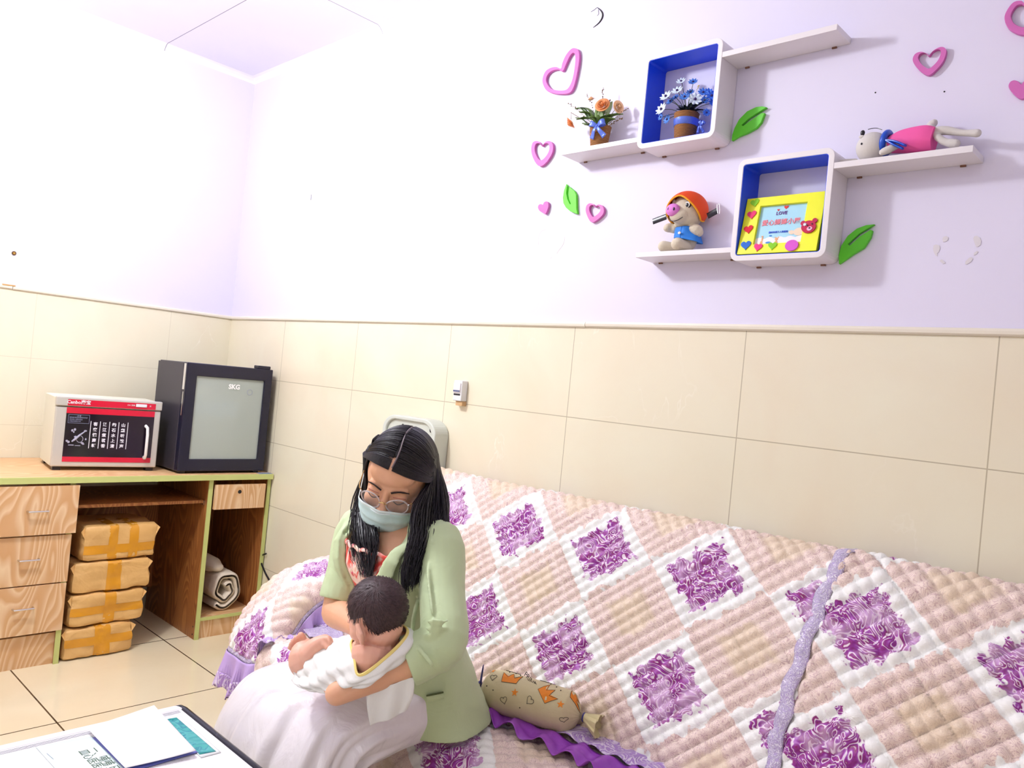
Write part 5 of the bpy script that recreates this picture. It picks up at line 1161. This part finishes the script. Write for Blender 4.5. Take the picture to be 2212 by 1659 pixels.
def hang(s_, w):
    if s_ > 0: A, B_ = [(897, 1095, 1.775), (884, 1175, 1.735), (866, 1240, 1.715), (872, 1290, 1.70)], [(962, 1075, 1.87), (966, 1140, 1.80), (945, 1200, 1.755), (912, 1255, 1.735)]
    else: A, B_ = [(793, 1090, 1.88), (812, 1160, 1.80), (808, 1210, 1.77), (801, 1252, 1.755)], [(772, 1080, 1.95), (758, 1140, 1.87), (764, 1200, 1.84), (786, 1248, 1.80)]
    return [at(*[a*(1-w)+b*w for a, b in zip(p, q)]) for p, q in zip(A, B_)]
def lock(s_, th, w, rad, e, lenk=1.0, jit=.0):
    pts = []; ph0 = .04; e += .0108*min(1, max(0, (math.degrees(th)-36)/18))
    for i in range(7):
        ph = ph0+(math.radians(74 if th > 0 else 64)-ph0)*i/6; dth = th*(1+(.16 if s_ > 0 else -.18)*(i/6)) if th > 0 else th*(1-.15*i/6); pts.append(skull(hdir(dth, ph, s_), .004+(e-.004)*(1-.6*i/6)))
    H_ = hang(s_, w)
    H_ = [p+V((random.uniform(-jit, jit), random.uniform(-jit, jit)*.6, random.uniform(-jit, jit)*.4)) for p in H_]
    if lenk < 1: H_ = [H_[0], H_[0].lerp(H_[1], lenk+.1), H_[1].lerp(H_[2], lenk), H_[2].lerp(H_[3], lenk)]
    pts += H_
    P_ = spline(pts, 34); n = len(P_); r = [rad*(.45+.55*min(1, i/6))*(1 if i < n*.6 else max(.12, 1-(i-n*.6)/(n*.4)*.88)) for i in range(n)]
    return P_, r
lk = MB()
for s_ in (1, -1):
    N_ = 96 if s_ > 0 else 44
    for k in range(N_):
        w = k/(N_-1); th = math.radians((53 if s_ > 0 else 51)-(153 if s_ > 0 else 150)*w); e = .003+random.uniform(0, .0035)
        rad = random.uniform(.0038, .0056) if s_ > 0 else random.uniform(.0024, .0036)
        P_, r = lock(s_, th, w**.9, rad, e, random.uniform(.65, 1), .007 if s_ > 0 else .009)
        lk.tube(P_, [(a*.6, a) for a in r], 6, up=None)
    for k in range(180):
        w = random.random(); th = math.radians(51-150*w); P_, r = lock(s_, th, w, random.uniform(.0008, .0018), .006, random.uniform(.7, 1.05) if s_ < 0 else random.uniform(.7, 1), .014); lk.tube(P_, r, 5)
    for k in range(16):
        th = math.radians(42+11*k/15); P_, r = lock(s_, th, .05*k/15, .0036, .0050, .9, .004); lk.tube(P_, [(a*.6, a) for a in r], 6)
# hair down the back
for k in range(26):
    a = -60+85*k/25; w = k/25; d0 = (-F0*math.cos(math.radians(a))+R0*math.sin(math.radians(a))); top_ = skull((d0*.95+U0*.3).normalized(), .004); mid = skull((d0*.95-U0*.35).normalized(), .008)
    end = torso(.86+random.uniform(-.05, .03), math.radians(180+a*.55*-1), .03); end.y += .0
    P_ = spline([top_, mid, mid.lerp(end, .5)+V((0, .015, 0)), end, end-EZ*.10], 14); lk.tube(P_, [.009]*10+[.007, .005, .003, .001], 7)
lk.build('hair_locks', M['hair'], hr_)
pt = []
for i in range(14): th = math.radians(50-75*i/13); pt.append(skull(hdir(th, .03+.03*math.sin(i*.5), 1), .0075+.0085*min(1, max(0, (50-75*i/13-36)/18))+.0004*math.sin(i)))
MB().tube(pt, [(.0010, .0018)]*14, 8, up=F0).build('hair_parting', simple('pale scalp', '#6a5c60', .6), hr_)
# blouse
def floral():
    t = NT('red floral chiffon'); g = t.coord(); n = t.noise(t.mapping(g, (1, 1, .6)), 17, 3, 1.6); c = t.ramp(n, [(.30, '#d81c2c'), (.42, '#ef5a4c'), (.50, '#fbe6dc'), (.60, '#f3cdb4'), (.66, '#e8357c'), (.72, '#d87848')])
    t.col(c); t.set(Roughness=.55); t.l(t.bump(t.noise(t.mapping(g, (60, 60, 6)), 1, 2), .5, .004), t.b.inputs['Normal']); return t.m
M['floral'] = floral()
mb = MB(); mb.grid(lambda a, b: torso(.47+.40*b-(0 if b < .999 else 0), 2*PI*a, .003+.004*abs(math.sin(22*PI*a))*(.4+.6*b)), 150, 30); blouse = mb.build('blouse', M['floral'], wm, fix=False)
MB().tube([torso(.868, -.9+1.8*i/30, .007)+V((0, 0, .003*math.sin(i*1.3))) for i in range(31)], [(.005, .004)]*31, 8).build('neckline_frill', M['floral'], blouse)
# blazer
M['mint'] = None
def cloth_mat(name, c, c2, rough=.6, bs=(14, .35, .012)):
    t = NT(name); g = t.coord(); n = t.noise(g, 5, 3); t.col(t.mix(n, c, c2)); t.set(Roughness=rough); t.b.inputs['Sheen Weight'].default_value = .1
    nn = t.noise(g, bs[0], 3, 1.2); t.l(t.bump(nn, bs[1], bs[2]), t.b.inputs['Normal']); return t.m
M['blazer'] = cloth_mat('mint green suiting', '#c9d9ad', '#bfd1a2')
def jth(z):
    kL = [(.425, 34), (.50, 26), (.60, 22), (.70, 22), (.80, 24), (.88, 32), (.935, 55)]; kR = [(.425, -62), (.55, -52), (.70, -42), (.80, -38), (.88, -42), (.935, -60)]
    def ip(K):
        if z <= K[0][0]: return K[0][1]
        for (a, va), (b, vb) in zip(K, K[1:]):
            if z <= b: return va+(vb-va)*(z-a)/(b-a)
        return K[-1][1]
    return math.radians(ip(kL)), math.radians(ip(kR))
def jkt(z, k, e):
    L_, R_ = jth(z); th = L_+(2*PI+R_-L_)*k; fl = max(0, (.52-z)/.10); ee = e+.016+.004*fl+.006*math.sin(th*5+z*18)*(.3+fl)+.004*noise.noise(V((math.cos(th)*3, math.sin(th)*3, z*9)))
    p = torso(max(z, .44), th, ee); p.z = z
    return p
mb = MB(); rings = []; nk = 64
for i in range(36):
    z = .450+(.940-.450)*i/35; rings.append([jkt(z, k/nk, .0) for k in range(nk+1)]+[jkt(z, k/nk, -.0085) for k in range(nk, -1, -1)])
mb.loft(rings)
def sleeve(mb, P_, r): mb.tube(spline(P_, len(r)), r, 20, round_ends=False)
mb.ell(lsh+V((-.012, 0, -.008)), (.062, .062, .058), nu=20, nv=14); mb.ell(rsh+V((.015, 0, -.012)), (.058, .060, .055), nu=20, nv=14)
cuffL = at(893, 1432, 1.585); cuffR = at(733, 1296, 1.935)
sleeve(mb, [V((2.58, -.765, .900)), lsh, lsh.lerp(lel, .5)+RT*.004, lel+V((.006, .004, .012)), lel.lerp(lwr, .10), lel.lerp(lwr, .33)], [.050, .055, .057, .057, .056, .054, .052, .051, .051, .052, .050, .048, .050, .050, .051, .052, .053, .053])
for j in range(9):
    c = at(944-1.5*j, 1340+7.5*j, 1.603+.001*j); sd_ = 1 if j % 2 else -1
    mb.tube([c-RT*.022+UP*.004*sd_+FW*.006, c-RT*.008-FW*.001, c+RT*.008-FW*.001-UP*.002, c+RT*.022+UP*.006*sd_+FW*.008], [.002, .0042, .0042, .002], 8, round_ends=True)
for (a_, b_, c__, r_) in (((978, 1200, 1.755), (960, 1260, 1.712), (975, 1310, 1.69), .0045), ((930, 1180, 1.765), (925, 1240, 1.70), (935, 1330, 1.63), .0045), ((995, 1290, 1.74), (965, 1330, 1.665), (930, 1345, 1.62), .006), ((998, 1330, 1.72), (970, 1360, 1.635), (940, 1372, 1.605), .006), ((900, 1395, 1.60), (925, 1425, 1.575), (935, 1440, 1.575), .005), ((905, 1290, 1.75), (893, 1340, 1.72), (890, 1400, 1.70), .006)):
    mb.tube(spline([at(*a_), at(*b_), at(*c__)], 10), [r_*.4]+[r_]*8+[r_*.4], 8, round_ends=True)
sleeve(mb, [V((2.42, -.77, .895)), rsh, rsh.lerp(rel, .5), rsh.lerp(rel, .86)+V((.0, .0, 0))], [.052, .058, .060, .059, .057, .055, .053, .052, .052, .053, .052])
# lapels and collar
for s_, nm in ((1, 'L'), (-1, 'R')):
    pts = []
    for i in range(12):
        z = .70+.225*i/11; L_, R_ = jth(z); th = (L_+.10 if s_ > 0 else R_-.10); pts.append(torso(z, th, .030))
    mb.tube(pts, [(.005, .010+.012*math.sin(PI*i/11)) for i in range(12)], 12, up=V((s_*.3, -1, .1)))
mb.tube([torso(.925, math.radians(a), .022)+EZ*.012 for a in range(60, 301, 12)], [(.016, .007)]*21, 10, up=EZ)
jk = mb.build('blazer', M['blazer'], wm, fuse=.0036, smooth_it=4)
pz = .55; pa_ = [jkt(pz+.008*i/6, .10+.055*i/6, .0075) for i in range(7)]
MB().tube(pa_, [(.0075, .003)]*7, 8, up=EZ).build('pocket_welt', M['blazer'], jk); MB().tube([p+EZ*.008+V((0, -.002, 0)) for p in pa_], [(.0022, .002)]*7, 6, up=EZ).build('pocket_opening', simple('blazer shade', '#59663f', .8), jk)
# satin skirt
SK = [((2.51, -.672, .575), (.135, 0, 0), (0, -.108, 0)), ((2.505, -.69, .545), (.146, 0, 0), (0, -.085, .040)), ((2.495, -.735, .505), (.160, 0, 0), (0, -.035, .080)), ((2.47, -.82, .490), (.184, 0, 0), (0, -.006, .084)),
      ((2.445, -.90, .480), (.208, 0, 0), (0, -.022, .088)), ((2.425, -.945, .455), (.218, 0, 0), (0, -.052, .076)), ((2.415, -.965, .400), (.226, 0, 0), (0, -.082, .045)), ((2.41, -.975, .33), (.236, 0, 0), (0, -.098, .012)), ((2.415, -.975, .24), (.25, 0, 0), (0, -.106, 0)), ((2.42, -.975, .13), (.265, 0, 0), (0, -.114, 0)), ((2.42, -.975, .02), (.28, 0, 0), (0, -.120, 0))]
cs = spline([V(a) for a, _, _ in SK], 90); xs = spline([V(b) for _, b, _ in SK], 90); ys = spline([V(c) for _, _, c in SK], 90); R_ = []
for i in range(90):
    t_ = i/89; g = min(1, max(0, (t_-.27)/.33)); ring = []; tp = max(0, 1-abs(t_-.33)/.25)
    for k in range(150):
        th = 2*PI*k/150; f = g*(.13*(abs(math.sin(4*th+.9+.5*math.sin(t_*4)))**.7-.6)+.055*math.sin(13*th+.4+t_*2)+.02*math.sin(23*th))+.012*math.sin(9*th+t_*9)*(1-g)
        e = 1+f; cx_, sx_ = math.cos(th), math.sin(th)
        sq = (abs(cx_)**3+abs(sx_)**3)**(-1/3); p = cs[i]+xs[i]*(cx_*sq*.96*e)+ys[i]*(sx_*sq*.95*e)
        if sx_ > 0: p = p-EZ*(.034*tp*math.exp(-((cx_+.05)/.28)**2))      # dip of the cloth between the thighs
        p = p+V((0, 0, .003*noise.noise(V((p.x*14, p.y*14, p.z*6))))); p.y = max(p.y, -1.099)
        ring.append(p)
    R_.append(ring)
mb = MB().loft(R_, caps=False)
t = NT('white satin'); g = t.coord(); t.col(t.mix(t.noise(g, 6, 3), '#f3eef0', '#eae3ea')); t.set(Roughness=.26); t.b.inputs['Sheen Weight'].default_value = .3; t.l(t.bump(t.noise(t.mapping(g, (1, 1, .35)), 9, 4, 1.5), .55, .02), t.b.inputs['Normal']); M['satinw'] = t.m
mb.build('skirt', M['satinw'], wm, angle=0, solid=.002)

# ------------------------------------------------------------------ baby
bb = thing('person', at(760, 1440, 1.66), 'baby with short dark hair and loose white shirt held in the arms of the woman', 'person')
BC = at(813, 1321, 1.635)
Fb = (-RT*.80-UP*.30+FW*.50).normalized(); Ub = (UP*.95-RT*.12+FW*.05); Ub = (Ub-Fb*Ub.dot(Fb)).normalized(); Rb = Ub.cross(Fb).normalized()
if Rb.dot(FW) > 0: Rb = -Rb
def bp_(r, u, f): return BC+Rb*r+Ub*u+Fb*f
BA3 = (Rb, Fb, Ub)
mb = MB(); mb.ell(bp_(0, .008, -.006), (.056, .064, .060), BA3, 28, 18); mb.ell(bp_(0, -.022, .022), (.047, .044, .044), BA3, 24, 14); mb.ell(bp_(0, -.048, .040), (.018, .016, .013), BA3, 14, 10)
for s_ in (-1, 1): mb.ell(bp_(.028*s_, -.030, .034), (.020, .019, .019), BA3, 14, 10)
mb.tube([bp_(0, -.008, .064), bp_(0, -.018, .072)], [.005, .0075], 8, round_ends=True); mb.tube([bp_(-.010, -.036, .062), bp_(0, -.035, .066), bp_(.010, -.036, .062)], .005, 8, round_ends=True)
for s_ in (-1, 1): mb.ell(bp_(.020*s_, -.004, .056), (.010, .007, .007), BA3, 12, 8)
for s_ in (1, -1):
    ec = bp_(.052*s_, -.030, .004); mb.tube([ec+Ub*.015+Fb*.006, ec+Ub*.019-Fb*.006+Rb*(.010*s_), ec-Fb*.013+Rb*(.014*s_), ec-Ub*.014-Fb*.006+Rb*(.010*s_), ec-Ub*.019+Fb*.003], [.0042, .0052, .0055, .0055, .005], 8, round_ends=True)
    mb.ell(ec+Rb*.001*s_, (.007, .012, .017), BA3, 12, 8)
neck = at(812, 1388, 1.64); bk1 = at(806, 1412, 1.625); bk2 = at(748, 1432, 1.69); bum = at(690, 1445, 1.73)
mb.tube([bp_(0, -.035, -.015), neck, bk1], [.036, .036, .046], 16, round_ends=True); mb.tube(spline([at(818, 1402, 1.635), bk1, bk2, bum], 12), [.036, .038, .038, .038, .038, .038, .038, .038, .038, .038, .036, .032], 18, round_ends=True)
mb.ell(at(868, 1392, 1.66), .026, nu=14, nv=10); mb.ell(at(785, 1412, 1.665), .028, nu=14, nv=10)
# leg with foot, second foot, arm
mb.tube(spline([bum, at(666, 1438, 1.72), at(652, 1424, 1.71), at(652, 1408, 1.72)], 10), [.030, .031, .032, .034, .033, .032, .030, .028, .026, .023], 16, round_ends=True)
kn = at(650, 1412, 1.72); an_ = at(662, 1396, 1.755); mb.tube([kn, kn.lerp(an_, .5), an_, at(648, 1390, 1.765)], [.024, .021, .0175, .0165], 12, round_ends=True)
for k, (x, y, r) in enumerate(((650, 1372, .0078), (640, 1378, .0062), (633, 1385, .0058), (628, 1392, .0053), (625, 1399, .0048))):
    b0_ = at(652, 1388+k*1.8, 1.76); mb.tube([b0_, at(x+4, y+4, 1.755), at(x, y, 1.75)], [r*1.15, r, r], 8, round_ends=True)
mb.tube(spline([at(668, 1412, 1.70), at(684, 1394, 1.70), at(701, 1385, 1.705)], 8), [.024, .023, .0215, .020, .018, .0165, .0155, .0150], 14, round_ends=True)
mb.ell(at(706, 1389, 1.70), (.0155, .0135, .0165), nu=14, nv=10)
for k in range(4): a = at(701+3*k, 1380+5*k, 1.695); mb.tube([a, at(709+2.4*k, 1379+6*k, 1.69), at(712+1.2*k, 1386+5*k, 1.685)], [.0052, .005, .0044], 8, round_ends=True)
mb.tube([at(700, 1392, 1.69), at(706, 1399, 1.685), at(712, 1402, 1.69)], [.0055, .005, .0045], 8, round_ends=True)
mb.tube(spline([at(730, 1420, 1.74), at(715, 1400, 1.735), at(706, 1391, 1.71)], 6), [.020, .019, .018, .016, .015, .014], 12, round_ends=True)
mb.build('body', M['bskin'], bb, fuse=.0022, smooth_it=3)
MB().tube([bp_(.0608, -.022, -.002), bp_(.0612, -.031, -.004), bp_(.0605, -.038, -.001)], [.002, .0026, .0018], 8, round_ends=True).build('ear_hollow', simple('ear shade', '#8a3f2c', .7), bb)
for s_ in (-1, 1): MB().tube([bp_(.013*s_, -.006, .062), bp_(.021*s_, -.0085, .062), bp_(.028*s_, -.006, .058)], .0008, 6).build('eyelash', M['brow'], bb)
def bsk(d, e): return bp_(0, .008, -.006)+Rb*(d.dot(Rb)*(.056+e))+Fb*(d.dot(Fb)*(.064+e))+Ub*(d.dot(Ub)*(.060+e))
def hair_ok(d, m_=0):
    f_, u_, r_ = d.dot(Fb), d.dot(Ub), d.dot(Rb)
    if f_ > .47+.30*max(0, u_)-m_: return False
    if u_ < -.84+m_: return False
    if abs(r_) > .35 and u_ < -.12+m_ and f_ > -.16-m_+.25*min(0, u_+.5): return False
    return True
mb = MB(); L_ = []; fs = []
for i in range(57):
    for j in range(80):
        t_ = PI*i/56; p_ = 2*PI*j/80; d = Ub*math.cos(t_)+(Fb*math.cos(p_)+Rb*math.sin(p_))*math.sin(t_); L_.append((bsk(d, .0016+.0008*noise.noise(d*30)), d))
for i in range(56):
    for j in range(80):
        q = (i*80+j, i*80+(j+1) % 80, (i+1)*80+(j+1) % 80, (i+1)*80+j)
        if hair_ok(sum((L_[k][1] for k in q), V())/4): fs.append(q)
mb.add([a for a, _ in L_], fs); bh = mb.build('hair', M['bhair'], bb, solid=.002)
mb = MB(); wh = (Ub*.55-Fb*.55+Rb*.45).normalized()
for i in range(2600):
    d = V((random.gauss(0, 1), random.gauss(0, 1), random.gauss(0, 1))).normalized()
    if not hair_ok(d, -.05) or d.dot(FW) > .35: continue
    td = (d-wh*d.dot(wh)); td = (td-d*td.dot(d)).normalized(); td = (td+d.cross(td)*.45+V((random.gauss(0, .12), random.gauss(0, .12), random.gauss(0, .12)))).normalized()
    a = bsk(d, .002); b = bsk((d+td*.10).normalized(), .0045); c = bsk((d+td*.22).normalized(), .0035+random.uniform(0, .003)); s = d.cross(td)*.0007
    mb.add([a-s, a+s, b+s*.8, b-s*.8, c], [(0, 1, 2, 3), (3, 2, 4)])
mb.build('hair_strands', M['bhair'], bh, fix=False)
# shirt with yellow neck binding
RG = [[(777, 1458, 1.575), (828, 1424, 1.575), (877, 1374, 1.61), (868, 1352, 1.67), (820, 1362, 1.70), (777, 1372, 1.69), (759, 1388, 1.65), (766, 1422, 1.60)],
      [(768, 1474, 1.573), (838, 1446, 1.572), (892, 1392, 1.61), (884, 1366, 1.68), (822, 1368, 1.72), (758, 1374, 1.71), (738, 1394, 1.66), (742, 1440, 1.60)],
      [(740, 1486, 1.585), (800, 1476, 1.585), (852, 1440, 1.63), (842, 1412, 1.70), (782, 1388, 1.745), (722, 1382, 1.73), (704, 1396, 1.70), (708, 1448, 1.62)],
      [(694, 1488, 1.61), (742, 1492, 1.61), (782, 1474, 1.67), (770, 1436, 1.73), (722, 1402, 1.765), (684, 1392, 1.755), (668, 1408, 1.71), (672, 1452, 1.65)],
      [(650, 1482, 1.645), (690, 1493, 1.64), (726, 1490, 1.69), (724, 1448, 1.75), (694, 1416, 1.78), (664, 1404, 1.77), (652, 1426, 1.725), (646, 1458, 1.68)],
      [(634, 1474, 1.655), (672, 1490, 1.65), (715, 1490, 1.695), (715, 1450, 1.755), (688, 1420, 1.785), (658, 1410, 1.77), (644, 1430, 1.73), (634, 1456, 1.685)]]
RR_ = [[at(*p) for p in r] for r in RG]
def closedV(P_, n):
    out = []; m_ = len(P_)
    for i in range(n):
        tt_ = i/n*m_; k = int(tt_) % m_; u = tt_-int(tt_); a, b, c, d = P_[k-1], P_[k], P_[(k+1) % m_], P_[(k+2) % m_]; out.append(.5*((2*b)+(c-a)*u+(2*a-5*b+4*c-d)*u*u+(3*b-a-3*c+d)*u*u*u))
    return out
nn_ = 96; cr_ = [closedV(r, nn_) for r in RR_]; colm = [spline([r[j] for r in cr_], 40) for j in range(nn_)]
grid_ = [[colm[j][i] for j in range(nn_)] for i in range(40)]
for i in range(40):
    c = sum(grid_[i], V())/nn_
    for j in range(nn_):
        d = (grid_[i][j]-c).normalized(); t_ = i/39; a = j/nn_*2*PI
        grid_[i][j] = grid_[i][j]+d*((.0045*math.sin(a*9+3*math.sin(t_*6))+.0035*math.sin(t_*46+2.5*math.sin(a*2)))*min(1, 4*t_)*(.5+.5*math.sin(PI*t_)))
M['cottonw'] = cloth_mat('white cotton', '#f1f0ec', '#e9e8e4', .75, (22, .35, .006))
shirt_o = MB().loft(grid_, caps=False).build('shirt', M['cottonw'], bb, angle=0, solid=.0022)
MB().tube([p+(p-sum(grid_[0], V())/nn_).normalized()*.001 for p in grid_[0]], [(.0035, .0022)]*nn_, 8, closed_path=True).build('neck_binding', simple('pale yellow binding', '#f3dc84', .7, var=.1), shirt_o)
# muslin cloth under the forearm
CL = [[(792, 1496, 1.605), (846, 1478, 1.600), (896, 1462, 1.605)], [(794, 1530, 1.612), (848, 1518, 1.605), (893, 1500, 1.612)], [(800, 1566, 1.62), (846, 1552, 1.612), (880, 1532, 1.62)]]
CW = [[at(*p) for p in r] for r in CL]
def clf(a, b):
    rows_ = [spline(r, 21)[int(a*20)] for r in CW]; p = spline(rows_, 21)[int(b*20)]; return p+FW*(-.003*math.sin(a*14+b*2))
tag(MB().grid(clf, 20, 20).build('muslin_cloth', M['cottonw'], solid=.0016, origin=CW[0][0]), 'white muslin cloth hanging below the forearm of the woman over her skirt', 'cloth')
